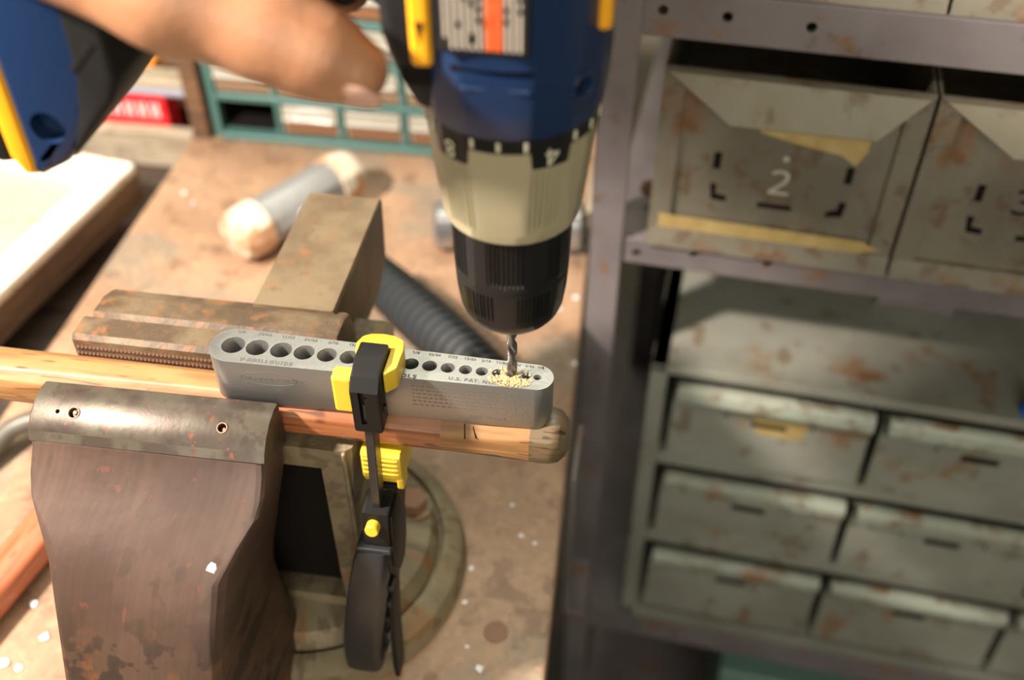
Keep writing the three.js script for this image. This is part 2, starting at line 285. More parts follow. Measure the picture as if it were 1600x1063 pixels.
{ // lower table at the left that carries the white tray and the crate
  const t = thing('side_table', 'dark wooden side table left of the workbench, under the white tray', 'table', V(-0.7, Y0, -0.3));
  part('tabletop', rbox(-1.15, -0.289, -0.066, -0.034, -0.95, 0.35, 0.003), M.tableWood, t);
  for (const [x, z] of [[-1.1, 0.3], [-1.1, -0.9], [-0.34, 0.3], [-0.34, -0.9]]) part('leg', rbox(x - 0.03, x + 0.03, Y0, -0.066, z - 0.03, z + 0.03, 0.003), M.tableWood, t);
}

// ---------------------------------------------------------------- bench vise
{
  const cx = -0.0915, base = V(-0.059, 0, -0.033);
  const t = thing('bench_vise', 'worn brown cast-iron bench vise bolted to the workbench', 'vise', base);
  const B = base;
  // swivel base
  part('swivel_base', lathe([[0, 0], [0.079, 0], [0.0795, 0.004], [0.077, 0.014], [0.070, 0.019], [0.0675, 0.0195], [0.0665, 0.0165], [0.0655, 0.0165], [0.0645, 0.0205], [0.061, 0.028], [0.052, 0.031], [0, 0.031]], 96, B), M.olive, t);
  part('base_seam', bx(-0.030, -0.0085, 0.0305, 0.0312, -0.0475, -0.0462), M.dark, t);
  const hex = extrude(poly(Array.from({ length: 6 }, (_, i) => [0.0078 * Math.cos(i * Math.PI / 3), 0.0078 * Math.sin(i * Math.PI / 3)])), 0.008, 0.0008); hex.rotateX(-Math.PI / 2); hex.translate(-0.0105, 0.030, -0.0545);
  part('bolt_washer', lathe([[0, 0], [0.0105, 0], [0.0105, 0.0016], [0, 0.0016]], 28, V(-0.0105, 0.0300, -0.0545)), M.olive, t);
  part('bolt', hex, M.bolt, t);
  // static body with the slide opening in its front face
  let body = loft([[0.008, 0.037, 0.008], [0.028, 0.040, 0.0105], [0.06, 0.040, 0.012], [0.12, 0.044, 0.012], [0.1485, 0.046, 0.012]].map(([y, hw, zf]) => round2([[-0.06 - hw, zf], [-0.06 + hw, zf], [-0.06 + hw, -0.07], [-0.06 - hw, -0.07]], 0.007, 3).map(([x, z]) => V(x, y, z))), 0.5);
  body = cut(body, bx(-0.088, -0.0285, 0.0385, 0.1365, -0.2, 0.05));
  part('static_body', body, M.olive, t);
  part('casting_ridge', rbox(-0.0186, -0.0166, 0.045, 0.148, 0.0105, 0.0132, 0.0009), M.olive, t);
  part('neck', loft([[0.06, 0.016], [0.10, 0.014], [0.125, 0.012]].map(([y, hw]) => round2([[-0.0525 - hw, -0.028], [-0.0525 + hw, -0.028], [-0.0525 + hw, -0.094], [-0.0525 - hw, -0.094]], 0.006, 3).map(([x, z]) => V(x, y, z))), 0.6), M.olive, t);
  // fixed jaw: iron behind, serrated steel insert in front
  const rj = part('fixed_jaw', sideways([[-0.0265, 0.13], [-0.0265, 0.1725], [-0.029, 0.1752], [-0.040, 0.1748], [-0.0475, 0.172], [-0.052, 0.162], [-0.055, 0.13]], -0.139, -0.028, 0.002), M.jawIron, t);
  part('jaw_insert', sideways([[-0.0118, 0.148], [-0.0118, 0.1735], [-0.0138, 0.1755], [-0.025, 0.1752], [-0.0262, 0.172], [-0.0262, 0.148]], -0.141, -0.036, 0.0012), M.jawIron, t);
  const teeth = []; const rr = rng(5);
  for (let i = 0; i < 58; i++) for (let j = 0; j < 6; j++) { const x = -0.1395 + i * 0.00178 + (j % 2) * 0.0009, y = 0.1515 + j * 0.0036; const g = new THREE.ConeGeometry(0.0013, 0.0012, 4); g.rotateX(Math.PI / 2); g.translate(x, y, -0.0113); teeth.push(g); }
  part('serration', teeth, M.knurl, t, t.children[t.children.length - 1]).userData.kind = 'stuff';
  // anvil block
  const an = loft([[0.118, 0.010, -0.100], [0.126, 0.0165, -0.120], [0.140, 0.0185, -0.1285], [0.1735, 0.0188, -0.1305], [0.175, 0.0178, -0.1295]].map(([y, hw, zb]) => round2([[-0.0525 - hw, -0.044], [-0.0525 + hw, -0.044], [-0.0525 + hw, zb], [-0.0525 - hw, zb]], 0.0012, 2).map(([x, z]) => V(x, y, z))), 0.4);
  part('anvil', an, M.anvil, t);
  // slide block, widened and blackened to paint the shade in the opening; screw
  part('slide_shade', rbox(-0.0875, -0.0290, 0.039, 0.136, -0.067, 0.002, 0.002), M.dark, t);
  part('screw', cyl(V(-0.0915, 0.058, -0.06), V(-0.0915, 0.058, 0.165), 0.011), M.steel, t);
  // front jaw
  const S = [[0.004, 0.088, 0.016, 0.038, 0.039], [0.05, 0.098, 0.016, 0.036, 0.035], [0.075, 0.094, 0.016, 0.0342, 0.0335], [0.09, 0.088, 0.016, 0.0342, 0.0365], [0.108, 0.079, 0.016, 0.0352, 0.0415], [0.125, 0.0695, 0.017, 0.0365, 0.0462], [0.136, 0.0585, 0.016, 0.0432, 0.0488], [0.1425, 0.0505, 0.015, 0.0482, 0.05], [0.148, 0.0445, 0.014, 0.0498, 0.0502], [0.1555, 0.0378, 0.0125, 0.0498, 0.05], [0.1603, 0.0352, 0.0118, 0.0496, 0.0496]];
  const tilt = (g) => { g.translate(-cx, -0.165, 0); g.rotateZ(0.021); g.translate(cx, 0.1662, 0); return g; }, uvXY = (g) => { const p = g.attributes.position, q = new Float32Array(p.count * 2); for (let i = 0; i < p.count; i++) { q[2 * i] = p.getX(i) + 0.3 * p.getZ(i); q[2 * i + 1] = p.getY(i); } g.setAttribute('uv', new THREE.BufferAttribute(q, 2)); return g; };
  const fj = part('front_jaw', tilt(uvXY(loft(S.map(([y, zf, zb, a, b]) => round2([[cx - a, zf], [cx + a, zf], [cx + b, zb], [cx - b, zb]], 0.006, 4).map(([x, z]) => V(x, y, z))), 0.55))), M.cast, t);
  const capP = [[0.0114, 0.150], [0.0114, 0.1712], [0.0124, 0.1722], [0.0165, 0.1728], [0.0225, 0.1718], [0.0285, 0.1688], [0.0328, 0.1648], [0.0348, 0.1612], [0.0345, 0.1602], [0.026, 0.1598], [0.022, 0.150]];
  let cap = sideways(capP, cx - 0.0494, cx + 0.0502, 0.0012);
  const hole = (x, z, y, r) => { const n = V(0, 0.86, 0.5).normalize(), c = V(x, y, z); return cyl(c.clone().addScaledVector(n, -0.006), c.clone().addScaledVector(n, 0.004), r, r, 20); };
  cap = cut(cap, hole(-0.1222, 0.0262, 0.1702, 0.0020), hole(-0.060, 0.0262, 0.1702, 0.0017), hole(-0.1292, 0.0262, 0.1702, 0.0009));
  const jc = part('jaw_cover', tilt(cap), M.worn, t);
  for (const [x, r] of [[-0.1222, 0.002], [-0.060, 0.0017]]) { const n = V(0, 0.86, 0.5).normalize(), c = V(x, 0.1702, 0.0262); part('screw_rim', tilt(lathe([[r, 0], [r + 0.0001, 0.0003], [r + 0.0005, 0.0002], [r + 0.0006, -0.0004], [r, -0.0006], [r, 0]], 24, c, n)), M.bolt, t, jc); part('screw_core', lathe([[0, -0.0012], [0.0008, -0.0012], [0.001, -0.002], [0.0016, -0.0024], [0, -0.003]], 16, c, n).translate(0, 0.0012, 0), M.bolt, t, jc); }
}

// ---------------------------------------------------------------- wooden rod held in the jaws
{
  const y = 0.1602, r = 0.0111, t = thing('wooden_dowel', 'round worn wooden tool shaft clamped in the vise under the drill guide', 'dowel', V(-0.07, y, 0));
  const A = V(1, 0, 0);
  part('pale_shaft', lathe([[0, 0], [0.0114, 0], [0.0114, 0.1], [r, 0.22]], 40, V(-0.28, y, 0), A), M.handle, t, t, 'pale tan length on the left');
  part('red_shaft', lathe([[r, 0], [0.01115, 0.04], [r, 0.0835]], 40, V(-0.06, y, 0), A), M.handleRed, t, t, 'reddish worn length in the middle');
  part('tip_shaft', lathe([[r, 0], [0.0112, 0.02], [0.0117, 0.036]], 40, V(0.0235, y, 0), A), M.handle, t, t, 'yellow-brown length near the end');
  part('butt', lathe([[0.0117, 0], [0.0119, 0.004], [0.0118, 0.0075], [0.0106, 0.0115], [0.0078, 0.0142], [0.004, 0.0156], [0, 0.016]], 40, V(0.0595, y, 0), A), M.handleEnd, t, t, 'dark greyish rounded end');
  for (const [x, a, l] of [[0.0335, 0.12, 0.006], [0.0375, 0.45, 0.005]]) { const g = new THREE.BoxGeometry(0.0004, l, 0.0004); g.rotateX(-0.7); g.rotateZ(a); const th = 0.95; g.translate(x, y + 0.0111 * Math.cos(th), 0.0111 * Math.sin(th)); part('nick', g, M.dark, t); }
}

// ---------------------------------------------------------------- drill guide block
const YT = 0.1925, YB = 0.1702;
{
  const t = thing('drill_guide', 'grey steel drill guide block with a row of graduated holes on the wooden handle', 'drill guide', V(0, YB, 0));
  const xs = [-0.061, -0.0511, -0.0413, -0.0319, -0.0226, -0.0136, -0.0049, 0.0035, 0.0112, 0.0187, 0.0259, 0.0329, 0.0393, 0.0455, 0.0512, 0.0566, 0.061], rs = [24, 23, 22, 21, 20, 19, 18, 17, 16, 15, 14, 13, 12, 11, 10, 9, 8].map((k) => k / 64 * 0.0254 / 2);
  const rl = 0.0096, rrr = 0.0069, xl = -0.061, xr = 0.0605, D = xr - xl, al = Math.acos((rl - rrr) / D), s = new THREE.Shape();
  s.absarc(xr, 0, rrr, -al, al, false); s.absarc(xl, 0, rl, al, 2 * Math.PI - al, false); s.closePath();
  xs.forEach((x, i) => { const h = new THREE.Path(); h.absarc(x, 0, rs[i] - 0.0001, 0, 2 * Math.PI, true); s.holes.push(h); });
  let g = extrude(s, YT - YB, 0.0002, 2, 20); g.rotateX(-Math.PI / 2); g.translate(0, YB, 0); g = toCreasedNormals(g, 0.5);
  const vee = new THREE.ExtrudeGeometry(poly([[-0.0066, -0.001], [0.0066, -0.001], [0.0066, 0.0002], [0, 0.0068], [-0.0066, 0.0002]]), { depth: 0.16, bevelEnabled: false }); vee.rotateY(Math.PI / 2); vee.translate(-0.08, YB, 0);
  try { g = cut(g, vee); } catch (e) { console.log('vee', e.message); }
  const blk = part('block', uvBox(g), M.jig, t);
  const nm = ['3/8', '23/64', '11/32', '21/64', '5/16', '19/64', '9/32', '17/64', '1/4', '15/64', '7/32', '13/64', '3/16', '11/64', '5/32', '9/64', '1/8'];
  xs.forEach((x, i) => { const w = rl + (rrr - rl) * (x - xl) / D; part('stamped_number', flatUp(text(nm[i], 0.00155 - i * 0.00002, 0.0001), x + 0.0008, YT, -w + 0.0016 + (i < 5 ? 0.0002 : 0)), M.stamp, t); });
  part('stamped_text', flatUp(text('V-DRILLGUIDE', 0.0018, 0.0001).scale(1.28, 1, 1), -0.0450, YT, 0.0074), M.stamp, t);
  part('stamped_text', flatUp(text('BIG GATOR TOOLS', 0.0019, 0.0001).scale(1.42, 1, 1), -0.001, YT, 0.0068), M.stamp, t);
  part('stamped_text', flatUp(text('U.S. PAT. NO.', 0.0016, 0.0001).scale(1.35, 1, 1), 0.0365, YT, 0.0056), M.stamp, t);
  // etched front face: the wall is inclined to the axis by the taper
  const sl = Math.atan2(rl - rrr, D), face = (gg, x, y) => { gg.rotateY(sl); const w = (rl + (rrr - rl) * (x - xl) / D) / Math.cos(sl); gg.translate(x, y, w + 0.00001); return gg; };
  const ring = new THREE.Shape(); ring.absellipse(0, 0, 0.0115, 0.0036, 0, 2 * Math.PI); const rh = new THREE.Path(); rh.absellipse(0, 0, 0.0112, 0.0033, 0, 2 * Math.PI, true); ring.holes.push(rh);
  const tail = poly([[0.0098, 0.0016], [0.0135, 0.0009], [0.0152, 0.0013], [0.0132, -0.0002], [0.0142, -0.0022], [0.0118, -0.0016], [0.0095, -0.0008]]);
  part('etched_logo', face(join(new THREE.ExtrudeGeometry(ring, { depth: 0.00005, bevelEnabled: false, curveSegments: 24 }), new THREE.ExtrudeGeometry(tail, { depth: 0.00005, bevelEnabled: false }), text('BIG GATOR TOOLS', 0.0016, 0.00005)), -0.0445, 0.1846), M.etch, t);
  part('etched_text', face(text('MADE IN U.S.A.', 0.0015, 0.00005), 0.043, 0.1742), M.etch, t);
  const lines = []; const rl2 = rng(77);
  for (let j = 0; j < 6; j++) { let x = -0.018; while (x < 0.016) { const w = 0.0006 + rl2() * 0.0016; if (j < 5 || x < 0.006) lines.push(new THREE.BoxGeometry(w, 0.0006, 0.00005).translate(x + w / 2, 0.0050 - j * 0.00205, 0)); x += w + 0.0007; } }
  part('etched_fine_print', face(mergeGeometries(lines), 0.031, 0.1835), M.etch, t);
  part('etched_tick', face(new THREE.BoxGeometry(0.0002, 0.009, 0.00005), 0.0535, 0.181), M.etch, t);
}
{ // sawdust crumbs round the bit
  const gs = [], q = rng(11);
  for (let i = 0; i < 300; i++) { const a = q() < 0.3 ? q() * 6.283 : 0.3 + q() * 2.7, d = 0.0020 + Math.pow(q(), 1.6) * 0.0062, s = 0.0002 + q() * 0.00042; const g = new THREE.IcosahedronGeometry(s, 0); g.scale(1 + q(), 0.6 + q() * 0.5, 0.7 + q() * 0.6); g.rotateY(q() * 6); const x = 0.0512 + d * Math.cos(a) * 1.1 - 0.0006, z = d * Math.sin(a) * 0.75 + 0.0014; if (Math.abs(z) > 0.0068) continue; g.translate(x, YT + s * 0.5 + Math.max(0, 0.0042 - d) * q() * 0.5, z); gs.push(g); }
  const o = single('sawdust', gs, M.sawdust, 'loose pale sawdust heaped round the drill bit on the guide block', 'sawdust', V(0.0512, YT, 0)); o.userData.kind = 'stuff';
}

// ---------------------------------------------------------------- bar clamp
{
  const t = thing('bar_clamp', 'black one-handed bar clamp with yellow pads holding the guide to the handle', 'clamp', V(-0.004, 0.004, 0.03));
  // upper jaw
  let head = sideways([[0.0236, 0.1765], [0.0242, 0.1985], [0.0205, 0.2032], [0.0125, 0.2062], [0.0040, 0.2055], [0.0036, 0.1990], [0.0125, 0.1985], [0.0148, 0.1950], [0.0140, 0.1770]], -0.0068, 0.0046, 0.0009);
  head = cut(head, bx(-0.0034, -0.0012, 0.1805, 0.1985, 0.0215, 0.03), bx(-0.0014, -0.0002, 0.1945, 0.1965, 0.0225, 0.03), bx(0.0042, 0.006, 0.188, 0.2015, 0.0085, 0.0145));
  part('fixed_jaw', head, M.clampPlastic, t);
  const u = poly(round2([[-0.0066, -0.0135], [-0.0092, -0.002], [-0.0076, 0.0022], [-0.0045, 0.0040], [0.0, 0.0046], [0.0050, 0.0040], [0.0088, 0.0018], [0.0098, -0.003], [0.0094, -0.0135], [0.0058, -0.0175], [0.0049, -0.017], [0.0049, -0.0030], [-0.0064, -0.0030], [-0.0064, -0.0135]], 0.0008, 2));
  const pad = extrude(u, 0.0102, 0.0006); pad.rotateX(-Math.PI / 2); pad.translate(0, 0.1927, 0);
  part('upper_pad', [toCreasedNormals(pad, 0.5), rbox(-0.0066, 0.0052, 0.1927, 0.1988, -0.0005, 0.0085, 0.0004)], M.yellow, t);
  part('release_tab', rbox(-0.0158, -0.0072, 0.1795, 0.1985, 0.0105, 0.0178, 0.0016, 3), M.yellow, t);
  part('pivot_pin', cyl(V(0.0044, 0.186, 0.0185), V(0.0053, 0.186, 0.0185), 0.0016, 0.0016, 18), M.blackPlastic, t);
  const bar = rbox(-0.0021, 0.0016, 0.088, 0.19, 0.0148, 0.0222, 0.0004); bar.translate(0, -0.185, 0); bar.rotateZ(-0.03); bar.translate(-0.001, 0.185, 0);
  part('bar', bar, M.barSteel, t);
  // lower sliding jaw
  part('sliding_jaw', sideways([[-0.0072, 0.1312], [0.0088, 0.1312], [0.0092, 0.1245], [0.0132, 0.1290], [0.0252, 0.1270], [0.0272, 0.1180], [0.0280, 0.105], [0.0290, 0.092], [0.024, 0.082], [0.014, 0.080], [0.006, 0.090], [0.0, 0.106], [-0.0072, 0.120]], -0.0088, 0.0030, 0.0011), M.clampPlastic, t);
  part('cheek', sideways([[0.0125, 0.1272], [0.0245, 0.1252], [0.0262, 0.112], [0.027, 0.094], [0.021, 0.084], [0.013, 0.083], [0.007, 0.092], [0.004, 0.108]], 0.0029, 0.0042, 0.0005), M.clampPlastic, t);
  const lp = part('lower_pad', sideways([[-0.009, 0.1488], [0.0098, 0.1490], [0.0112, 0.1470], [0.0114, 0.1345], [0.0102, 0.1308], [-0.009, 0.1310]], -0.0112, 0.0062, 0.0014), M.yellow, t);
  for (let i = 0; i < 4; i++) part('ridge', rbox(-0.0104, 0.0052, 0.1362 + i * 0.0028, 0.1374 + i * 0.0028, 0.0108, 0.0118, 0.0004), M.yellow, t, lp);
  part('pad_wing', rbox(0.0036, 0.0066, 0.1275, 0.134, 0.0035, 0.0112, 0.0008), M.yellow, t, lp);
  part('release_button', lathe([[0, -0.002], [0.0030, -0.002], [0.0030, 0.0032], [0.0026, 0.0038], [0, 0.0039]], 24, V(-0.0035, 0.1212, 0.0270), V(0, 0.18, 1)), M.yellow, t);
  part('collar_rib', rbox(-0.0118, 0.0036, 0.1055, 0.1085, 0.02, 0.0302, 0.0009), M.handlePlastic, t);
  const H = [[0.106, -0.0048, 0.0262, 0.0068, 0.0048], [0.101, -0.0055, 0.0268, 0.0078, 0.0058], [0.088, -0.0074, 0.0285, 0.0083, 0.0066], [0.07, -0.0100, 0.0298, 0.0087, 0.0072], [0.05, -0.0128, 0.0302, 0.0089, 0.0076], [0.032, -0.0148, 0.0296, 0.0087, 0.0076], [0.018, -0.0158, 0.0285, 0.0084, 0.0072], [0.0125, -0.0158, 0.0278, 0.0078, 0.0062], [0.0112, -0.0158, 0.0276, 0.0066, 0.005]];
  const hd = part('handle', loft(H.map(([y, x, z, a, b]) => round2([[x - a, z + b], [x + a * 0.72, z + b], [x + a, z + b * 0.55], [x + a, z - b], [x - a, z - b]], 0.0016, 3).map(([p, q]) => V(p, y, q))), 0.35), M.handlePlastic, t);
  for (let i = 0; i < 5; i++) { const y = 0.082 - i * 0.013, x = lin(H.map((h) => [h[0], h[1]]).reverse())(y); part('grip_rib', rbox(x + 0.0083, x + 0.0102, y - 0.004, y, 0.024, 0.03, 0.0005), M.blackPlastic, t, hd); }
  part('trigger', loft([[0.092, 0.0012, 0.017, 0.0016, 0.004], [0.07, -0.0002, 0.0205, 0.0015, 0.0052], [0.04, -0.0010, 0.0235, 0.0015, 0.0062], [0.015, -0.0010, 0.0255, 0.0014, 0.006], [0.006, -0.0008, 0.026, 0.0012, 0.005]].map(([y, x, z, a, b]) => round2([[x - a, z + b], [x + a, z + b], [x + a, z - b], [x - a, z - b]], 0.0008, 2).map(([p, q]) => V(p, y, q))), 0.5), M.clampPlastic, t);
}

// ---------------------------------------------------------------- cordless drill (nose down), its own frame: tip of the bit's entry at the origin
const DX = 0.0512, DB = V(DX, YT, 0);
{
  const bitT = single('drill_bit', (() => {
    const secs = [], n = 24, h0 = -0.012, h1 = 0.045;
    for (let k = 0; k <= 90; k++) { const h = h0 + (h1 - h0) * k / 90, tw = h * 330, fl = 1 - sm(0.019, 0.024, h), s = []; for (let i = 0; i < n; i++) { const a = i / n * 2 * Math.PI, c = Math.cos(2 * a), r = 0.00195 * (1 - 0.52 * fl * Math.pow(Math.max(0, c), 1.3)) * (k === 0 ? 0.15 : 1); s.push(V(r * Math.cos(a + tw), h, r * Math.sin(a + tw))); } secs.push(s); }
    return loft(secs, 0.6).translate(DX, YT, 0);
  })(), M.bit, 'grey steel twist bit entering the guide hole amid sawdust', 'drill bit', DB.clone());
  const t = thing('cordless_drill', 'dark blue cordless drill with cream clutch collar held nose-down over the guide', 'drill', DB.clone());
  const up = (g) => clean(g).translate(DX, YT, 0);
  const PI2 = 2 * Math.PI, deg = (a) => a * 180 / Math.PI;
  // chuck
  const cr = lin([[0.0325, 0.0128], [0.0355, 0.0158], [0.0375, 0.0172], [0.0408, 0.0184], [0.048, 0.0194], [0.0558, 0.0199], [0.0572, 0.0195], [0.0586, 0.0200], [0.070, 0.0204], [0.082, 0.0205]]);
  const hs = [0.0325, 0.034, 0.0355, 0.0365, 0.0375, 0.0392, 0.0408, 0.0425, 0.0445, 0.048, 0.052, 0.0545, 0.0552, 0.0558, 0.0572, 0.0586, 0.0592, 0.0605, 0.065, 0.070, 0.0745, 0.076, 0.082];
  const ck = part('chuck', up(revolve((az, h) => { const d = ((deg(az) + 16 + (h < 0.0572 ? 30 : 0)) % 60), m = (d < 36 ? 1 : 0) * ((h > 0.0425 && h < 0.0548) || (h > 0.0600) ? 1 : 0); return cr(h) - m * 0.0009 * (Math.sin(az * 84) > 0 ? 1 : 0); }, hs, 840)), M.blackPlastic, t);
  part('nose_ring', up(lathe([[0.0026, 0.0308], [0.0095, 0.0306], [0.0125, 0.0322], [0.0130, 0.0330], [0.0028, 0.0335]], 48)), M.steel, t, ck);
  for (let i = 0; i < 3; i++) { const g = new THREE.ConeGeometry(0.0032, 0.008, 12); g.rotateX(Math.PI); g.translate(0.0034 * Math.cos(i * PI2 / 3 + 0.4), 0.0295, 0.0034 * Math.sin(i * PI2 / 3 + 0.4)); part('jaw', up(g), M.steel, t, ck); }
  // clutch collar
  const camAz = 8.6, tabs = [25.7, -42.9, -111.4, 94.3, 162.9].map((a) => a + camAz);
  const near = (azd, c) => Math.abs(((azd - c + 540) % 360) - 180);
  const co = lin([[0.0798, 0.0218], [0.0806, 0.0225], [0.084, 0.0234], [0.092, 0.0243], [0.110, 0.0263], [0.1168, 0.0268], [0.1228, 0.0268]]);
  const colHs = [0.0798, 0.0806, 0.082, 0.084, 0.085, 0.0865, 0.088, 0.092, 0.097, 0.102, 0.107, 0.1095, 0.1105, 0.111, 0.1135, 0.1168, 0.1228];
  const collar = part('clutch_collar', up(revolve((az, h) => { const a = deg(az); let g = 0; for (const c of tabs) { const d = near(a, c); if (d < 13 && h > 0.0835 && h < 0.1108) g = Math.max(g, sm(-0.1, 0.7, Math.cos((d / 13) * 6 * Math.PI)) * sm(0.0835, 0.088, h) * sm(0.1108, 0.109, h)); } return co(h) - 0.0015 * g; }, colHs, 1080)), M.cream, t);
  const bot = (az) => { const a = deg(az); let m = 0; for (const c of tabs) m = Math.max(m, sm(14.5, 12.5, near(a, c))); return 0.1172 - 0.0060 * m; };
  part('number_ring', up(revolve((az, h, k) => (k === 0 || k === 3 ? co(h) - 0.001 : co(h) + 0.00035), [bot, bot, () => 0.1222, () => 0.1222], 720)), M.blackPlastic, t, collar);
  const onRing = (g, azd, h, tilt = true) => { g.rotateX(0.075); const a = R(azd); g.translate(0, 0, co(h) + 0.00042); g.rotateY(a); g.translate(0, h, 0); return up(g); };
  part('number_mark', onRing((() => { const g = text('8', 0.0058, 0.0003, fontReg); g.rotateZ(Math.PI); return g; })(), camAz - 42.9, 0.1150), M.creamPrint, t, collar);
  part('number_mark', onRing((() => { const g = text('4', 0.0058, 0.0003, fontReg); g.rotateZ(Math.PI); return g; })(), camAz + 25.7, 0.1150), M.creamPrint, t, collar);
  for (let k = -10; k < 10; k++) { const a = camAz - 8.57 + k * 17.143; if (k === 2 || k === -2 || a < -110 || a > 130) continue; part('tick_mark', onRing(rbox(-0.0006, 0.0006, -0.0016, 0.0016, 0, 0.0005, 0.0002), a, 0.1197), M.creamPrint, t, collar); }
  // body shell
  const sup = (a, b, n, h, flatz = 9) => { const s = []; for (let i = 0; i < 96; i++) { const q = i / 96 * PI2, c = Math.cos(q), d = Math.sin(q); s.push(V(a * Math.sign(c) * Math.pow(Math.abs(c), 2 / n), h, Math.max(-flatz, Math.min(flatz, b * Math.sign(d) * Math.pow(Math.abs(d), 2 / n))))); } return s; };
  const BD = [[0.1212, 0.0262, 2.0], [0.1222, 0.0276, 2.0], [0.125, 0.0284, 2.0], [0.132, 0.0294, 2.02], [0.142, 0.0298, 2.06], [0.16, 0.0300, 2.12], [0.19, 0.0302, 2.2], [0.206, 0.030, 2.2], [0.212, 0.0285, 2.2], [0.2145, 0.025, 2.2]];
  let shell = loft(BD.map(([h, r, n]) => sup(r, r, n, h)), 0.5);
  const slotPos = 0.1442;
  shell = cut(shell, bx(-0.0132, 0.0102, slotPos - 0.0011, slotPos + 0.0011, 0.0250, 0.04), cyl(V(0.0180, 0.1372, 0.0148), V(0.0330, 0.1372, 0.0284), 0.0034, 0.0034, 24));
  const bodyM = part('motor_housing', up(shell), M.blue, t);
  part('slot_shade', up(bx(-0.0131, 0.0101, slotPos - 0.00105, slotPos + 0.00105, 0.0250, 0.0272)), M.dark, t, bodyM);  // dark fill paints the shade inside the slot
  part('slot_lip', up(rbox(-0.0100, 0.0096, slotPos - 0.0056, slotPos - 0.0044, 0.0270, 0.0296, 0.0005)), M.blue, t, bodyM);
  const plate = part('rating_plate', up(rbox(-0.0160, 0.0096, 0.1500, 0.1950, 0.0283, 0.0306, 0.0012)), M.rubber, t);
  { // flat print on the plate: rows of fine type and one orange caution bar, all too small to read
    const n = 256, d = new Uint8Array(n * n * 4), q = rng(9);
    for (let j = 0; j < n; j++) for (let i = 0; i < n; i++) { const k = (j * n + i) * 4; let c = [30, 28, 27]; const col = Math.floor(i / 21), inCol = i % 21; if (inCol > 5 && inCol < 15 && hash(Math.floor(j / 9), col, 3) > 0.14) c = [186, 174, 158]; if (i > 134 && i < 186) c = hash(Math.floor(j / 6), Math.floor(i / 10), 8) > 0.72 && i > 146 && i < 174 ? [150, 60, 24] : [206, 88, 38]; d[k] = c[0]; d[k + 1] = c[1]; d[k + 2] = c[2]; d[k + 3] = 255; }
    const tx = new THREE.DataTexture(d, n, n); tx.colorSpace = THREE.SRGBColorSpace; tx.magFilter = THREE.LinearFilter; tx.needsUpdate = true;
    const g = new THREE.PlaneGeometry(0.0225, 0.044); g.translate(-0.0032, 0.1738, 0.03065);
    part('rating_print', up(g), new THREE.MeshPhysicalMaterial({ map: tx, roughness: 0.5 }), t, plate);
  }
  // screw boss rim on the right
  { const n = V(0.74, -0.05, 0.67).normalize(); part('screw_boss', up(lathe([[0.0030, -0.002], [0.0030, 0.0006], [0.0036, 0.0010], [0.0044, 0.0004], [0.0050, -0.0014]], 28, V(0.0230, 0.1372, 0.0192), n)), M.blue, t, bodyM); part('screw_well', up(lathe([[0, -0.002], [0.0030, -0.002]], 28, V(0.0230, 0.1372, 0.0192), n)), M.dark, t, bodyM); }
  part('accent_strip', up(rbox(0.0255, 0.0300, 0.1520, 0.200, 0.0098, 0.0160, 0.002)), M.amber, t);
  // rubber cheek and forward/reverse slider
  part('rubber_cheek', up(loft([[0.126, 0.0265, -0.0235, 0.018], [0.136, 0.0300, -0.0262, 0.0222], [0.15, 0.034, -0.0275, 0.0240], [0.19, 0.036, -0.0275, 0.0240], [0.2, 0.034, -0.026, 0.022]].map(([h, xl, xr, z]) => round2([[-xl, z], [xr * 0.55 - 0.0042, z + 0.0016], [xr * 0.5, 0], [xr * 0.55 - 0.0042, -z - 0.0016], [-xl, -z]], 0.006, 4).map(([x, y]) => V(x, h, y))), 0.7)), M.rubber, t);
  const sw = part('direction_slider', up(rbox(-0.0246, -0.0182, 0.1430, 0.182, 0.0225, 0.0272, 0.0020, 3)), M.amber, t);
  { const g = new THREE.ExtrudeGeometry(poly([[-0.0011, 0.0030], [0.0011, 0.0030], [0, -0.0030]]), { depth: 0.0002, bevelEnabled: false }); g.translate(-0.0214, 0.1540, 0.0272); part('arrow_mark', up(g), M.dark, t, sw); }
  part('slider_recess', up(rbox(-0.0285, -0.0200, 0.1352, 0.1425, 0.0190, 0.0240, 0.002)), M.dark, t);
  // grip
  const G = [[-0.020, 0.1365, 0.200, 0.0190], [-0.030, 0.1430, 0.202, 0.0182], [-0.040, 0.1520, 0.2035, 0.0172], [-0.050, 0.1600, 0.2045, 0.0168], [-0.07, 0.1640, 0.2060, 0.0170], [-0.09, 0.1640, 0.2075, 0.0180], [-0.108, 0.1580, 0.2090, 0.0210]];
  part('grip', up(loft(G.map(([x, l, h, w]) => { const s = []; for (let i = 0; i < 40; i++) { const q = i / 40 * PI2, c = Math.cos(q), d = Math.sin(q); s.push(V(x, (l + h) / 2 + (h - l) / 2 * Math.sign(c) * Math.pow(Math.abs(c), 0.8), w * Math.sign(d) * Math.pow(Math.abs(d), 0.8))); } return s; }), 0.7)), M.rubber, t);
  part('trigger', up(sideways([[-0.007, 0.150], [0.007, 0.150], [0.007, 0.1700], [-0.007, 0.1700]], -0.064, -0.044, 0.003)), M.rubber, t);
  // battery foot
  const F = [[-0.1052, 0.214], [-0.1052, 0.136], [-0.1085, 0.130], [-0.1265, 0.1090], [-0.1305, 0.1050], [-0.1395, 0.1000], [-0.1418, 0.1005], [-0.1418, 0.216]];
  const ft = (pts, z, b) => { const g = extrude(poly(pts.map(([x, y]) => [x - 0.0035, y])), z + 0.014, b, 3); g.translate(0, 0, -0.014); return toCreasedNormals(uvBox(g), 0.45); };
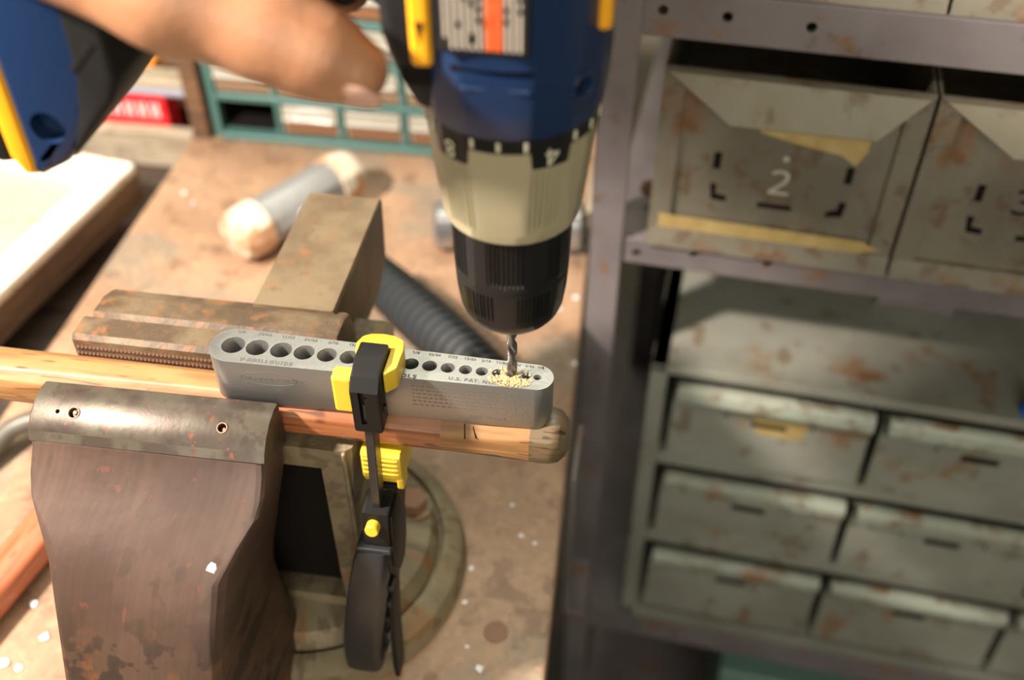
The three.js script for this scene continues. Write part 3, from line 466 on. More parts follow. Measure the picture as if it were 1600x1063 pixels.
  const foot = part('foot', up(cut(ft(F, 0.036, 0.0045), cyl(V(-0.1350, 0.1190, 0.030), V(-0.1350, 0.1190, 0.05), 0.0052, 0.0056, 28))), M.blue, t);
  { const g = rbox(-0.0013, 0.0013, -0.0065, 0.0065, 0.0345, 0.0364, 0.0006); g.rotateZ(-0.75); g.translate(-0.1165, 0.1435, 0); part('foot_notch', up(g), M.dark, t, foot); }
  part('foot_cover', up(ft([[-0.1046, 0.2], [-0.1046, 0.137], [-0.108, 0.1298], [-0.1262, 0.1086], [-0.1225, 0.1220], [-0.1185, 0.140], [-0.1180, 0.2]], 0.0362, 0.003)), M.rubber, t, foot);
  part('accent_band', up(ft([[-0.1412, 0.216], [-0.1412, 0.1002], [-0.1455, 0.0998], [-0.1490, 0.106], [-0.1500, 0.216]], 0.0352, 0.003)), M.amber, t);
  part('battery', up(ft([[-0.148, 0.214], [-0.148, 0.1035], [-0.153, 0.1025], [-0.180, 0.112], [-0.184, 0.118], [-0.184, 0.214]], 0.0345, 0.004)), M.rubber, t);
}

// ---------------------------------------------------------------- the hand
{
  const skinMap = tex(256, (u, v) => mix([180, 132, 98], [160, 110, 78], fbm(u, v, 6, 5, 801)));
  const skin = mat({ map: skinMap, bumpMap: tex(256, (u, v) => 0.6 * fbm(u, v, 24, 3, 811) + 0.4 * fbm(u, v, 64, 2, 821), false), bumpScale: 0.00012, roughness: 0.5, sheen: 0.1 }, 0.05);
  const B = [];                                             // tapered capsules: a, b, ra, rb, blend
  const limb = (pts) => { for (let i = 0; i + 1 < pts.length; i++) B.push([V(...pts[i].slice(0, 3)), V(...pts[i + 1].slice(0, 3)), pts[i][3], pts[i + 1][3]]); };
  limb([[-0.074, 0.374, 0.030, 0.0190], [-0.036, 0.3575, 0.0335, 0.0160], [-0.010, 0.3478, 0.0335, 0.0132], [0.0035, 0.3420, 0.0340, 0.0112], [0.0132, 0.3375, 0.0345, 0.0088]]);   // thumb
  // palm on the back of the grip
  for (const [x0, z0, x1, z1, r] of [[-0.004, -0.010, -0.090, 0.012, 0.0135], [-0.020, -0.016, -0.092, 0.004, 0.0135], [-0.038, -0.018, -0.095, -0.004, 0.0135], [-0.056, -0.016, -0.098, -0.008, 0.0130]]) limb([[x0, 0.411, z0, r], [(x0 + x1) / 2, 0.4125, (z0 + z1) / 2, r + 0.001], [x1, 0.408, z1, r + 0.004]]);
  limb([[-0.050, 0.392, 0.026, 0.016], [-0.098, 0.404, 0.012, 0.021]]);
  // four fingers round the far side, tips curled under the grip
  limb([[-0.002, 0.408, -0.016, 0.0105], [0.000, 0.384, -0.0330, 0.0092], [-0.001, 0.356, -0.0300, 0.0082], [-0.003, 0.3370, -0.0160, 0.0074]]);
  limb([[-0.021, 0.411, -0.019, 0.0106], [-0.020, 0.384, -0.0350, 0.0094], [-0.021, 0.353, -0.0290, 0.0084], [-0.021, 0.3370, -0.0100, 0.0076]]);
  limb([[-0.040, 0.411, -0.020, 0.0102], [-0.039, 0.385, -0.0345, 0.0090], [-0.0395, 0.356, -0.0285, 0.0080], [-0.0395, 0.3415, -0.0090, 0.0073]]);
  limb([[-0.057, 0.409, -0.018, 0.0092], [-0.0565, 0.386, -0.0310, 0.0080], [-0.0565, 0.360, -0.0260, 0.0071], [-0.0565, 0.3475, -0.0110, 0.0065]]);
  // wrist and forearm rising up and out to the left
  limb([[-0.092, 0.404, 0.008, 0.0235], [-0.125, 0.424, 0.014, 0.0265], [-0.195, 0.472, 0.012, 0.033], [-0.255, 0.520, 0.016, 0.037]]);
  limb([[-0.074, 0.378, 0.029, 0.019], [-0.112, 0.396, 0.026, 0.024], [-0.150, 0.432, 0.020, 0.026]]);
  function field(p, k) { let m = 0; let s = 0; for (const [a, b, ra, rb] of B) { const abx = b.x - a.x, aby = b.y - a.y, abz = b.z - a.z, px = p.x - a.x, py = p.y - a.y, pz = p.z - a.z; const t = sat((px * abx + py * aby + pz * abz) / (abx * abx + aby * aby + abz * abz)); const dx = px - abx * t, dy = py - aby * t, dz = pz - abz * t; const d = Math.sqrt(dx * dx + dy * dy + dz * dz) - (ra + (rb - ra) * t); if (d < 0.03) s += Math.exp(-d / k); } return s > 0 ? -k * Math.log(s) : 0.03; }
  function mesh(c, half, n, k) {
    const mc = new MarchingCubes(n, skin, false, false, 200000); mc.isolation = 0; const p = V();
    for (let z = 0; z < n; z++) for (let y = 0; y < n; y++) for (let x = 0; x < n; x++) { p.set(c.x + half * (x - n / 2) / (n / 2), c.y + half * (y - n / 2) / (n / 2), c.z + half * (z - n / 2) / (n / 2)); mc.field[x + y * n + z * n * n] = -field(p, k); }
    mc.update(); const g = new THREE.BufferGeometry(); g.setAttribute('position', new THREE.BufferAttribute(mc.positionArray.slice(0, mc.count * 3), 3)); g.setAttribute('normal', new THREE.BufferAttribute(mc.normalArray.slice(0, mc.count * 3), 3));
    g.scale(half, half, half); g.translate(c.x, c.y, c.z); return g;
  }
  let g = mesh(V(-0.125, 0.445, 0.0), 0.155, 124, 0.0026); g.deleteAttribute('normal'); g = mergeVertices(g, 0.0001); g.computeVertexNormals(); g = g.toNonIndexed(); g = uvBox(g);
  const t = thing('person', 'bare hand wrapped round the drill grip, thumb laid along its side', 'person', V(-0.03, 0.34, 0.02));
  const body = part('arm', g, skin, t);
  // thumbnail: a curved plate on the lower camera side of the thumb tip
  const nail = new THREE.SphereGeometry(1, 20, 14); nail.scale(0.0082, 0.0056, 0.0018); nail.rotateZ(-0.42); nail.rotateX(0.55); nail.translate(0.0140, 0.3335, 0.0408);
  part('thumbnail', nail, flat(new THREE.Color(0.62, 0.36, 0.27), 0.3, { clearcoat: 0.4 }), t, body, 'pale pink thumbnail');
  part('sleeve', loft([[0, 0.0385], [0.008, 0.042], [0.11, 0.046], [0.115, 0.042]].map(([d, r]) => { const a = V(-0.234, 0.503, 0.0145), q = V(-0.060, 0.048, 0.004).normalize(), e1 = V(0, 0, 1), e2 = q.clone().cross(e1), s = []; for (let i = 0; i < 32; i++) { const w = i / 32 * 6.2832; s.push(a.clone().addScaledVector(q, d).addScaledVector(e1, r * Math.cos(w)).addScaledVector(e2, r * Math.sin(w))); } return s; }), 0.7), flat(new THREE.Color(0.06, 0.07, 0.10), 0.85), t, body);
}

// ---------------------------------------------------------------- mallet on the bench behind the vise
{
  const a = V(-0.1905, 0.0205, -0.276), b = V(-0.130, 0.0205, -0.3725), d = b.clone().sub(a).normalize(), L = a.distanceTo(b);
  const c = a.clone().add(b).multiplyScalar(0.5), hd = V(0.165, 0, 0.152).normalize();
  const t = thing('soft_mallet', 'soft-faced mallet with grey head, cream faces and ribbed black grip on the bench', 'mallet', V(c.x, 0, c.z));
  part('head', lathe([[0, 0.022], [0.0175, 0.022], [0.0185, 0.026], [0.0185, L - 0.026], [0.0175, L - 0.022], [0, L - 0.022]], 44, a, d), M.mallet, t);
  part('face', lathe([[0, -0.002], [0.012, -0.0015], [0.0168, 0.001], [0.0192, 0.006], [0.0200, 0.016], [0.0200, 0.023], [0, 0.023]], 44, a, d), M.nylon, t, t, 'cream striking face stained orange at its lower edge');
  part('face', lathe([[0, L + 0.002], [0.012, L + 0.0015], [0.0168, L - 0.001], [0.0192, L - 0.006], [0.0200, L - 0.016], [0.0200, L - 0.023], [0, L - 0.023]].reverse(), 44, a, d), M.nylon, t, t, 'clean cream striking face');
  const h0 = c.clone().addScaledVector(hd, 0.015);
  part('shaft', lathe([[0.008, 0], [0.0085, 0.09], [0.012, 0.105]], 28, h0, hd), M.white, t);
  const gp = []; for (let i = 0; i <= 120; i++) { const s = i / 120 * 0.15, r = 0.0135 + 0.0035 * Math.sin(s / 0.15 * Math.PI * 0.9 + 0.25) + (i % 6 < 3 ? 0.0009 : -0.0007); gp.push([i === 0 ? 0 : i === 120 ? 0 : r, 0.088 + s]); }
  part('grip', lathe(gp, 32, h0, hd), M.grip, t);
}
// ---------------------------------------------------------------- steel cylinder and threaded rod at the back of the bench
single('steel_cylinder', lathe([[0, 0], [0.015, 0], [0.0182, 0.003], [0.0182, 0.014], [0.0165, 0.016], [0.0165, 0.092], [0.0182, 0.094], [0.0182, 0.105], [0.015, 0.108], [0, 0.108]], 44, V(-0.0535, 0.0184, -0.318), V(1, 0, -0.12)), M.steel, 'bright steel cylinder lying on the bench behind the drill', 'metal cylinder', V(0, 0, -0.32));
{ const pts = [[0, 0]]; for (let i = 0; i < 120; i++) pts.push([i % 2 ? 0.0046 : 0.0056, 0.0005 + i * 0.0017]); pts.push([0, 0.205]); single('threaded_rod', lathe(pts, 20, V(0.0572, 0.0062, -0.338), V(0.0, 0, -1)), flat(new THREE.Color(0.42, 0.36, 0.27), 0.35, { metalness: 0.5 }), 'long threaded metal rod lying along the right edge of the bench', 'threaded rod', V(0.0572, 0, -0.44)); }

// ---------------------------------------------------------------- white tray, crate and organizer at the back left
{
  const t = thing('white_tray', 'white-painted shallow wooden tray at the left, brightly lit', 'tray', V(-0.2965, -0.008, -0.352), R(-9.5));
  part('tray_floor', rbox(-0.30, 0, 0, 0.018, 0, 0.42, 0.002), M.trayFloor, t);
  part('rim', rbox(-0.024, 0, 0.0, 0.033, 0, 0.42, 0.003), M.tray, t);
  part('rim', rbox(-0.30, -0.024, 0.0, 0.033, 0, 0.022, 0.003), M.tray, t);
  for (const x of [-0.27, -0.07]) part('runner', rbox(x, x + 0.03, -0.026, 0, 0.01, 0.41, 0.001), M.darkWood, t);
  part('side_board', rbox(0, 0.0025, 0.0, 0.027, 0.002, 0.418, 0.001), M.darkWood, t);
}
{
  const t = thing('wooden_crate', 'grey wooden crate open at the front, left of the teal drawer cabinet', 'crate', V(-0.4, -0.034, -0.5));
  part('end_board', rbox(-0.2835, -0.2685, 0.0, 0.082, -0.62, -0.428, 0.0015), M.darkWood, t);
  part('end_board', rbox(-0.575, -0.56, -0.034, 0.082, -0.62, -0.428, 0.0015), M.darkWood, t);
  part('front_board', rbox(-0.56, -0.2868, -0.034, 0.000, -0.445, -0.432, 0.0015), M.plank, t);
  part('cross_board', rbox(-0.56, -0.2835, 0.0355, 0.0415, -0.468, -0.4455, 0.0012), M.plank, t);
  part('inner_board', rbox(-0.56, -0.2868, 0.002, 0.010, -0.606, -0.472, 0.001), M.darkWood, t);
  part('back_board', rbox(-0.56, -0.2868, -0.034, 0.082, -0.62, -0.607, 0.0015), M.darkWood, t);
}
{
  const t = thing('red_box', 'red box with a row of white letters in the wooden crate', 'box', V(-0.35, -0.034, -0.47));
  part('carton', rbox(-0.42, -0.3120, -0.034, 0.0235, -0.4705, -0.4475, 0.001), M.red, t);
  const q = []; for (let i = 0; i < 5; i++) { const x = -0.3225 - i * 0.0115; q.push(rbox(x - 0.0036, x - 0.0012, 0.0055, 0.0185, -0.4478, -0.4472, 0.0002), rbox(x + 0.0012, x + 0.0036, 0.0055, 0.0185, -0.4478, -0.4472, 0.0002), rbox(x - 0.0036, x + 0.0036, 0.0105, 0.0135, -0.4478, -0.4472, 0.0002)); }
  part('lettering', q, M.white, t);
}
single('paper_roll', lathe([[0, 0], [0.005, 0], [0.0056, 0.002], [0.0056, 0.128], [0.005, 0.130], [0, 0.130]], 28, V(-0.4195, 0.0292, -0.4535), V(1, 0, 0)), M.paper, 'pale bluish roll of paper resting on the red box in the crate', 'paper roll', V(-0.35, 0.0235, -0.4535));
{
  const t = thing('striped_tube', 'orange and white striped tube lying inside the wooden crate', 'tube', V(-0.36, 0.01, -0.5));
  const A = V(-0.405, 0.0235, -0.495), D = V(1, 0, 0);
  part('tube_body', lathe([[0, 0], [0.013, 0], [0.013, 0.060], [0, 0.060]], 32, A, D), M.white, t);
  for (const s of [0.030, 0.047]) part('stripe', lathe([[0.0132, s], [0.0132, s + 0.006]], 32, A, D), M.orange, t);
  part('cap', lathe([[0.0132, 0.060], [0.0132, 0.0655], [0.011, 0.0685], [0, 0.0685]], 32, A, D), M.orange, t);
}
{
  const t = thing('drawer_organizer', 'teal-framed organizer of small clear drawers standing at the back of the bench', 'organizer', V(-0.1, 0, -0.5));
  const x0 = -0.266, x1 = 0.008, n = 5, w = (x1 - x0 - 0.008) / n, rows = 4, hh = 0.0352, zf = -0.434;
  part('side_panel', rbox(x0, x0 + 0.007, 0, rows * hh + 0.008, -0.6, zf, 0.0012), M.teal, t);
  part('side_panel', rbox(x1 - 0.007, x1, 0, rows * hh + 0.008, -0.6, zf, 0.0012), M.teal, t);
  part('back_panel', rbox(x0, x1, 0, rows * hh + 0.008, -0.604, -0.6, 0.001), M.teal, t);
  for (let r = 0; r <= rows; r++) part('shelf', rbox(x0 + 0.007, x1 - 0.007, r * hh, r * hh + 0.0062, -0.6, zf + (r ? 0 : 0.004), 0.0015), M.teal, t);
  for (let c = 1; c < n; c++) part('divider', rbox(x0 + 0.004 + c * w - 0.0022, x0 + 0.004 + c * w + 0.0022, 0.005, rows * hh, -0.6, zf - 0.001, 0.0008), M.teal, t);
  const fill = [flat(new THREE.Color(0.20, 0.09, 0.04), 0.7), flat(new THREE.Color(0.22, 0.14, 0.08), 0.7), flat(new THREE.Color(0.15, 0.13, 0.10), 0.7)];
  for (let r = 0; r < rows; r++) for (let c = 0; c < n; c++) {
    if (r === 0 && c === 0) { part('cell_shade', [rbox(x0 + 0.0075, x0 + w - 0.0005, 0.0065, 0.0080, -0.59, zf - 0.007, 0.0004), rbox(x0 + 0.0075, x0 + w - 0.0005, 0.0065, hh - 0.001, -0.59, -0.585, 0.0004), rbox(x0 + 0.0075, x0 + 0.0085, 0.0065, hh - 0.001, -0.59, zf - 0.008, 0.0003), rbox(x0 + w - 0.0005, x0 + w + 0.0005, 0.0065, hh - 0.001, -0.59, zf - 0.008, 0.0003)], M.dark, t); continue; }  // black panels stand in for the shade inside the empty cell
    const a = x0 + 0.004 + c * w + 0.0034, b = a + w - 0.0068, y = r * hh + 0.0066, h = hh - 0.0084;
    const d = part('drawer', join(rbox(a, b, y + h * 0.54, y + h, zf - 0.0045, zf - 0.0015, 0.0012), cyl(V(a + 0.001, y + h * 0.56, zf - 0.0015), V(b - 0.001, y + h * 0.56, zf - 0.0015), 0.0022, 0.0022, 12), rbox(a, a + 0.0015, y, y + h, -0.56, zf - 0.004, 0.0005), rbox(b - 0.0015, b, y, y + h, -0.56, zf - 0.004, 0.0005)), M.paleDrawer, t);
    part('contents', rbox(a + 0.0008, b - 0.0008, y, y + h * 0.6, -0.56, zf - 0.003, 0.0025), fill[(r * 7 + c * 3) % 3], t, d);
  }
}

// ---------------------------------------------------------------- things at the lower left
single('wooden_rod', lathe([[0, 0], [0.011, 0], [0.0122, 0.002], [0.0122, 0.26], [0.011, 0.262], [0, 0.262]], 32, V(-0.262, 0.0122, 0.222), V(0.215, 0, -1).normalize().clone()), M.copper, 'reddish-brown round rod lying on the bench beside the front jaw', 'rod', V(-0.23, 0, 0.1));
{ const c = new THREE.CatmullRomCurve3([V(-0.279, 0.006, -0.045), V(-0.270, 0.010, -0.07), V(-0.262, 0.014, -0.088), V(-0.248, 0.016, -0.096), V(-0.225, 0.013, -0.098), V(-0.2, 0.008, -0.098)]); single('iron_hook', new THREE.TubeGeometry(c, 40, 0.006, 12, false), flat(new THREE.Color(0.13, 0.12, 0.10), 0.5, { metalness: 0.4 }), 'bent dark iron bar lying on the bench below the wooden handle', 'iron bar', V(-0.25, 0, -0.08)); }

// ---------------------------------------------------------------- white flakes
{
  const mk = (s, seed) => { const q = rng(seed), pts = []; for (let i = 0; i < 7; i++) pts.push([s * (0.7 + 0.5 * q()) * Math.cos(i * 0.8976), s * (0.55 + 0.5 * q()) * Math.sin(i * 0.8976)]); const g = extrude(poly(pts), s * 0.5, s * 0.12, 1); g.rotateX(-Math.PI / 2); return g; };
  const P = [[0.0463, -0.0659, 1.6], [0.0227, -0.0405, 1.7], [0.0231, -0.0191, 1.5], [0.0374, 0.0177, 2.4], [0.0544, -0.0619, 1.3], [0.0288, 0.0064, 1.3], [0.0551, -0.2723, 2.4], [0.0608, -0.2067, 2.2], [0.0454, -0.2592, 1.6], [-0.2005, 0.0159, 2.6], [-0.1856, 0.0336, 2.8], [-0.1985, 0.0502, 3.4], [-0.2127, 0.0062, 1.8], [-0.181, 0.02, 1.5], [-0.19, 0.052, 2.2], [0.0381, -0.0864, 1.3], [-0.262, -0.352, 2.2], [-0.25, -0.34, 1.5]];
  const L = ['white flake right of the vise base, upper one of the pair near the bench edge', 'white flake touching the right rim of the round vise base', 'white flake below the vise rim, between it and the bench screw', 'large white flake nearest the viewer at the bottom of the bench, right of the clamp', 'faint small flake close to the right edge of the bench beside the vise base', 'tiny white flake left of and below the bench screw', 'bright round flake on the bench just right of the drill chuck', 'bright flake at the bench edge right of the guide end', 'faint flake just below the right side of the drill chuck', 'white flake beside the reddish rod, left of the front jaw', 'oval white flake closest to the lower left side of the front jaw', 'largest white flake at the lower left corner of the bench', 'small white flake just under the reddish rod', 'tiny white flake against the left side of the front jaw', 'white flake at the bottom left beside the oval one', 'tiny flake just under the shaft, above the other flakes at the right', 'pale flake on the bench beside the near corner of the mallet, the larger of two', 'pale speck on the bench left of the mallet, the smaller of two'];
  P.forEach(([x, z, s], i) => single('paint_flake', mk(s * 0.001, 40 + i).rotateY(i * 1.7).translate(x, 0, z), M.flake, L[i], 'paint flake', V(x, 0, z), z > 0 && x < -0.1 ? 'flakes beside the front jaw' : z < -0.15 ? 'flakes at the back of the bench' : 'flakes right of the vise base'));
  const g = mk(0.0026, 99); g.rotateX(0.8); single('paint_flake', g.translate(-0.0565, 0.1358, 0.0665), M.flake, 'white paint flake stuck on the sloping face of the front jaw', 'paint flake', V(-0.0565, 0.1358, 0.0665));
}

// ---------------------------------------------------------------- steel shelving with bins and the small-parts cabinet (turned 4.4 degrees)
const TURN = R(-4.4), OX = 0.0738, OZ = -0.25;
const loc = (u, y, w) => V(OX + u * Math.cos(TURN) + w * Math.sin(TURN), y, OZ - u * Math.sin(TURN) + w * Math.cos(TURN));
{
  const t = thing('steel_shelving', 'grey steel shelving rack right of the workbench', 'shelving', loc(0, Y0, 0), TURN), L = (g) => clean(Array.isArray(g) ? join(g) : g).translate(0, -Y0, 0);
  const W = 0.86, dpt = 0.34, top = 0.62;
  const post = (u, w, s, f, m = M.rail) => part('post', L([rbox(s > 0 ? u : u - 0.021, s > 0 ? u + 0.021 : u, Y0, top, f > 0 ? w - 0.002 : w, f > 0 ? w : w + 0.002, 0.0009), rbox(s > 0 ? u : u - 0.002, s > 0 ? u + 0.002 : u, Y0, top, f > 0 ? w - 0.024 : w, f > 0 ? w : w + 0.024, 0.0009)]), m, t);
  post(-0.0105, 0.002, 1, 1); post(W, 0.002, -1, 1); post(0.0, -dpt, 1, -1); post(W, -dpt, -1, -1);
  const rail = (y0, y1, holes) => {
    let g = [rbox(0.008, W - 0.004, y0, y1, -0.0025, -0.0002, 0.0008)];
    let m = g[0]; for (const [u, y] of holes) m = cut(m, cyl(V(u, y, -0.02), V(u, y, 0.02), 0.0029, 0.0029, 20));
    part('rail', L(m), M.rail, t);
    part('shelf_deck', L(rbox(0.0, W - 0.004, y0 + 0.0, y0 + 0.002, -dpt + 0.002, -0.003, 0.0006)), M.rail, t);
    part('shelf_deck', L(rbox(0.0, W - 0.004, y1 - 0.002, y1, -dpt + 0.002, -0.003, 0.0006)), M.rail, t);
  };
  rail(0.2112, 0.2380, [[0.0208, 0.2266], [0.0548, 0.2263], [0.0981, 0.2254]]);
  rail(0.0545, 0.0735, [[0.02, 0.063], [0.0559, 0.0685], [0.101, 0.0690]]);
  rail(-0.372, -0.3445, [[0.052, -0.357], [0.088, -0.360]]);
  rail(-0.70, -0.675, []);
  part('back_panel', L(rbox(0.002, W - 0.002, -0.7, top, -dpt - 0.003, -dpt, 0.001)), M.darkWall, t);
  part('gap_light_strip', L(rbox(0.004, 0.021, 0.0740, 0.2105, -dpt + 0.004, -dpt + 0.008, 0.0008)), M.white, t);  // white strip added as the light seen through the gap beside the bin
  part('rust_bolt', L(lathe([[0, 0], [0.006, 0], [0.006, 0.002], [0.0035, 0.004], [0, 0.004]], 20, V(0.021, 0.0865, -0.04), V(0, 0, 1))), M.bolt, t);
}
// shelf bins: local origin at the lower left front corner
function makeBin(label) {
  const t = thing('shelf_bin', label, 'bin', V(0, 0, 0), TURN, 'steel bins on the shelving'); const w = 0.1445, h = 0.1205, d = 0.29, fr = 0.0128;
  part('box', [rbox(0, 0.0012, 0, h, -d, 0, 0.0004), rbox(w - 0.0012, w, 0, h, -d, 0, 0.0004), rbox(0, w, 0, 0.0012, -d, 0, 0.0004), rbox(0, w, 0, h, -d, -d + 0.0012, 0.0004)], M.bin, t);
  const fp = part('front_panel', [rbox(0.001, w - 0.001, 0.002, h - 0.002, -0.0048, -0.0036, 0.0004)], M.bin, t);
  part('frame', [rbox(0, fr, 0, h, -0.0036, 0, 0.0007), rbox(w - fr, w, 0, h, -0.0036, 0, 0.0007), rbox(fr - 0.001, w - fr + 0.001, h - 0.008, h, -0.0036, 0, 0.0007)], M.bin, t);
  part('ledge', loft([[0, [[0, 0], [0.0035, 0], [0.0005, 0.0128], [-0.0036, 0.0128]]], [w, [[0, 0], [0.0035, 0], [0.0005, 0.0128], [-0.0036, 0.0128]]]].map(([x, p]) => p.map(([z, y]) => V(x, y, z))), 0.3), M.bin, t);
  // folded pull: a sheet leaning outwards from the top edge
  const lip = loft([[[0.0, h, 0.0005], [w, h, 0.0005], [w, h - 0.001, -0.0005], [0.0, h - 0.001, -0.0005]], [[0.003, h - 0.0005, 0.004], [w - 0.003, h - 0.0005, 0.004], [w - 0.003, h - 0.0017, 0.0032], [0.003, h - 0.0017, 0.0032]], [[0.0395, h - 0.0195, 0.0205], [w - 0.0275, h - 0.0185, 0.0205], [w - 0.0275, h - 0.0185, 0.0193], [0.0395, h - 0.0195, 0.0193]], [[0.041, h - 0.0205, 0.0198], [w - 0.0285, h - 0.0195, 0.0198], [w - 0.0285, h - 0.0195, 0.0190], [0.041, h - 0.0205, 0.0190]]].map((s) => s.map((p) => V(...p))), 0.5);
  part('pull', lip, M.lip, t);
  const st = (x, y, w2, h2) => rbox(x - w2 / 2, x + w2 / 2, y - h2 / 2, y + h2 / 2, -0.0038, -0.0034, 0.0002);
  const ell = (x, y, s) => { const g = extrude(poly(s > 0 ? [[-0.0048, 0.006], [-0.0008, 0.006], [-0.0008, -0.0008], [0.0056, -0.0016], [0.0060, -0.0056], [-0.0030, -0.0052]] : [[0.0048, 0.006], [0.0008, 0.006], [0.0002, 0.0005], [-0.0056, -0.0020], [-0.0060, -0.0056], [0.0040, -0.0042]]), 0.0004); g.translate(x, y, -0.0038); return g; };
  for (const g of [st(0.0360, 0.0625, 0.0044, 0.0112), st(0.1110, 0.0630, 0.0044, 0.0112), ell(0.0385, 0.0405, 1), ell(0.1085, 0.0385, -1), st(0.0730, 0.0355, 0.0200, 0.0036)]) part('slot', g, M.dark, t, fp);
  return { t, fp, w, h };
}
const binY = 0.0738;
{
  const A = makeBin('rusty grey steel bin painted with a pale number 2, tape along its foot'); A.t.position.copy(loc(0.0250, binY, 0));
  part('number_mark', text('2', 0.0165, 0.0004, fontReg).scale(1.15, 1, 1).translate(0.0735, 0.0530, -0.0034), M.chalk, A.t, A.fp);
  part('paint_dot', lathe([[0, 0], [0.0019, 0], [0.0014, 0.0005], [0, 0.0006]], 16, V(0.0745, 0.0690, -0.0036), V(0, 0, 1)), M.chalk, A.t, A.fp);
  const tp = extrude(poly([[0.006, 0.0130], [0.125, 0.0128], [0.139, 0.0165], [0.131, 0.0192], [0.128, 0.0215], [0.06, 0.0222], [0.006, 0.0228]]), 0.0004); tp.translate(0, 0, 0.0002); part('tape', tp, M.tape, A.t, A.t, 'strip of old masking tape along the foot');
  const tq = extrude(poly([[0.044, 0.103], [0.118, 0.103], [0.1175, 0.0800], [0.113, 0.0700], [0.104, 0.0760], [0.078, 0.0800], [0.058, 0.0845]]), 0.0004); tq.translate(0, 0, -0.0036); part('tape', tq, M.tape, A.t, A.t, 'torn tape under the pull');
  const Bn = makeBin('rusty grey steel bin to the right of bin 2, a dark 3 on it'); Bn.t.position.copy(loc(0.1715, binY, 0));
  part('number_mark', text('3', 0.0165, 0.0004, fontReg).scale(1.15, 1, 1).translate(0.0610, 0.0600, -0.0034), M.dark, Bn.t, Bn.fp);
  const Cn = makeBin('rusty steel bin on the upper shelf directly above bin 2'); Cn.t.position.copy(loc(0.0170, 0.2383, -0.006));
  const Dn = makeBin('rust-streaked steel bin on the upper shelf above the bin with the 3'); Dn.t.position.copy(loc(0.1635, 0.2383, -0.006));
}
{ // small-parts cabinet
  const y0 = -0.3442, y1 = -0.033, t = thing('parts_cabinet', 'grey-green steel cabinet of small drawers on the lower shelf', 'cabinet', loc(0.0375, y0, 0), TURN), Ht = y1 - y0;
  const u = (x) => x - 0.0375, yy = (y) => y - y0, w = 0.62, d = 0.31;
  part('carcass', [rbox(0, 0.0125, 0, Ht, -d, -0.002, 0.001), rbox(w - 0.0125, w, 0, Ht, -d, -0.002, 0.001), rbox(0, w, Ht - 0.008, Ht, -d, -0.002, 0.001), rbox(0, w, 0, 0.012, -d, -0.002, 0.001), rbox(0, w, 0, Ht, -d, -d + 0.002, 0.0008)], M.drawer, t);
  for (const y of [-0.1285, -0.2255]) part('shelf', rbox(0.0125, w - 0.0125, yy(y) - 0.007, yy(y) + 0.005, -d + 0.002, -0.0025, 0.001), M.drawer, t);
  for (const a of [0.1965, 0.3398, 0.4831]) part('divider', rbox(u(a) - 0.0009, u(a) + 0.0009, 0.012, Ht - 0.008, -d + 0.002, -0.018, 0.0004), M.dark, t);
  let k = 0;
  for (const [lo, hi] of [[-0.1195, -0.0445], [-0.2165, -0.1395], [-0.3180, -0.2365]]) for (let c = 0; c < 4; c++) {
    const a = u(0.0568 + c * 0.1433), b = a + 0.1368, x1 = b, skew = (c === 1 && k >= 8) ? -0.004 : 0;
    const f = part('drawer', loft([[yy(lo), 0.0015], [yy(hi) - 0.014, -0.0035]].map(([y, z]) => [V(a, y, z), V(x1, y, z), V(x1, y, z - 0.0015), V(a, y, z - 0.0015)]), 0.3), M.drawer, t);
    part('drawer_tray', [rbox(a + 0.001, a + 0.002, yy(lo), yy(hi) - 0.012, -0.28, -0.004, 0.0003), rbox(x1 - 0.002, x1 - 0.001, yy(lo), yy(hi) - 0.012, -0.28, -0.004, 0.0003), rbox(a + 0.001, x1 - 0.001, yy(lo), yy(lo) + 0.001, -0.28, -0.004, 0.0003)], M.drawer, t, f);
    part('pull', loft([a + 0.002, x1 - 0.001].map((x) => Array.from({ length: 18 }, (_, i) => { const q = i / 18 * 6.2832; return V(x, yy(hi) - 0.0095 + 0.0092 * Math.sin(q), 0.0005 + 0.0075 * Math.cos(q)); })), 0.7), M.drawerLip, t, f);
    const m = (a + x1) / 2, sy = yy(hi) - 0.0315, zz = -0.0015;
    part('label_slot', rbox(m - 0.0125, m + 0.0125, sy - 0.0024, sy + 0.0024, zz - 0.002, zz + 0.0004, 0.0004), M.dark, t, f);
    for (const s of [-1, 1]) part('slit', rbox(m + s * 0.030 - 0.0006, m + s * 0.030 + 0.0006, sy + 0.002, sy + 0.010, zz - 0.003, zz + 0.0002, 0.0002), M.dark, t, f);
    if (k === 0) part('cork_label', lathe([[0, 0], [0.019, 0], [0.019, 0.0006], [0, 0.0006]], 30, V(m + 0.008, sy + 0.0035, zz - 0.0004), V(0, 0, 1)).scale(1, 1, 1), M.tape, t, f, 'brown paper label');
    k++;
  }
}
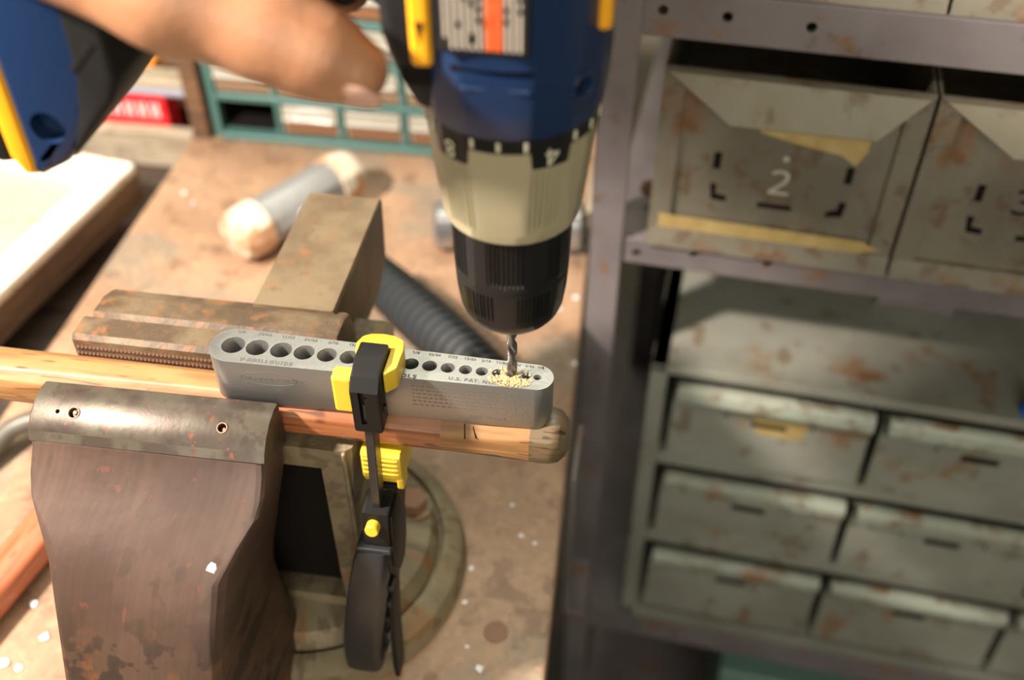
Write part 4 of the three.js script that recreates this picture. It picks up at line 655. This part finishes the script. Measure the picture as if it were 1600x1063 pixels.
{ // odds and ends on the cabinet and below
  const b = loc(0.292, -0.033, -0.012); const t = thing('blue_cap', 'bright blue plastic cap on top of the grey drawer cabinet', 'cap', b);
  part('cap_body', lathe([[0, 0], [0.0085, 0], [0.009, 0.002], [0.0084, 0.013], [0.007, 0.015], [0, 0.0155]], 28, b), flat(new THREE.Color(0.03, 0.16, 0.62), 0.35), t);
  part('cap_rim', lathe([[0.0088, 0.0], [0.0102, 0.0], [0.0102, 0.0025], [0.0088, 0.003]], 28, b), flat(new THREE.Color(0.03, 0.16, 0.62), 0.35), t);
  const s = loc(0.315, -0.0325, -0.115), g = new THREE.IcosahedronGeometry(0.011, 1), p = g.attributes.position; for (let i = 0; i < p.count; i++) { const f = 0.7 + 0.5 * hash(Math.round(p.getX(i) * 1e5), Math.round(p.getY(i) * 1e5), 3); p.setXYZ(i, p.getX(i) * f, p.getY(i) * f * 0.7, p.getZ(i) * f); } g.computeVertexNormals(); single('paper_scrap', uvBox(g).translate(s.x, s.y + 0.008, s.z), flat(new THREE.Color(0.42, 0.44, 0.14), 0.7), 'crumpled yellow-green scrap on top of the grey drawer cabinet', 'scrap', s);
  const c = loc(0.06, -0.033, -0.16), tin = thing('pale_box', 'pale green flat box at the back of the grey cabinet top', 'box', c, TURN);
  part('box_body', rbox(0, 0.075, 0, 0.034, -0.09, 0, 0.002), flat(new THREE.Color(0.50, 0.58, 0.48), 0.5), tin); part('lid', rbox(-0.001, 0.076, 0.030, 0.038, -0.091, 0.001, 0.002), flat(new THREE.Color(0.54, 0.62, 0.52), 0.5), tin);
  const e = loc(0.19, -0.033, -0.10), tin2 = thing('grey_tin', 'flat grey tin on the cabinet top under the bin shelf', 'tin', e, TURN);
  part('tin_body', rbox(0, 0.055, 0, 0.016, -0.06, 0, 0.002), M.rail, tin2); part('tin_lid', rbox(-0.001, 0.056, 0.012, 0.02, -0.061, 0.001, 0.002), M.rail, tin2);
  const f = loc(0.14, -0.674, -0.03), gb = thing('green_box', 'dark green metal box on the bottom shelf below the drawer cabinet', 'box', f, TURN);
  part('box_body', rbox(0, 0.13, 0, 0.2, -0.2, 0, 0.004), M.greenTin, gb); part('lid', rbox(-0.002, 0.132, 0.2, 0.222, -0.202, 0.002, 0.004), M.greenTin, gb); part('latch', rbox(0.055, 0.075, 0.17, 0.21, 0.001, 0.005, 0.001), M.steel, gb);
}

renderer.render(scene, camera);
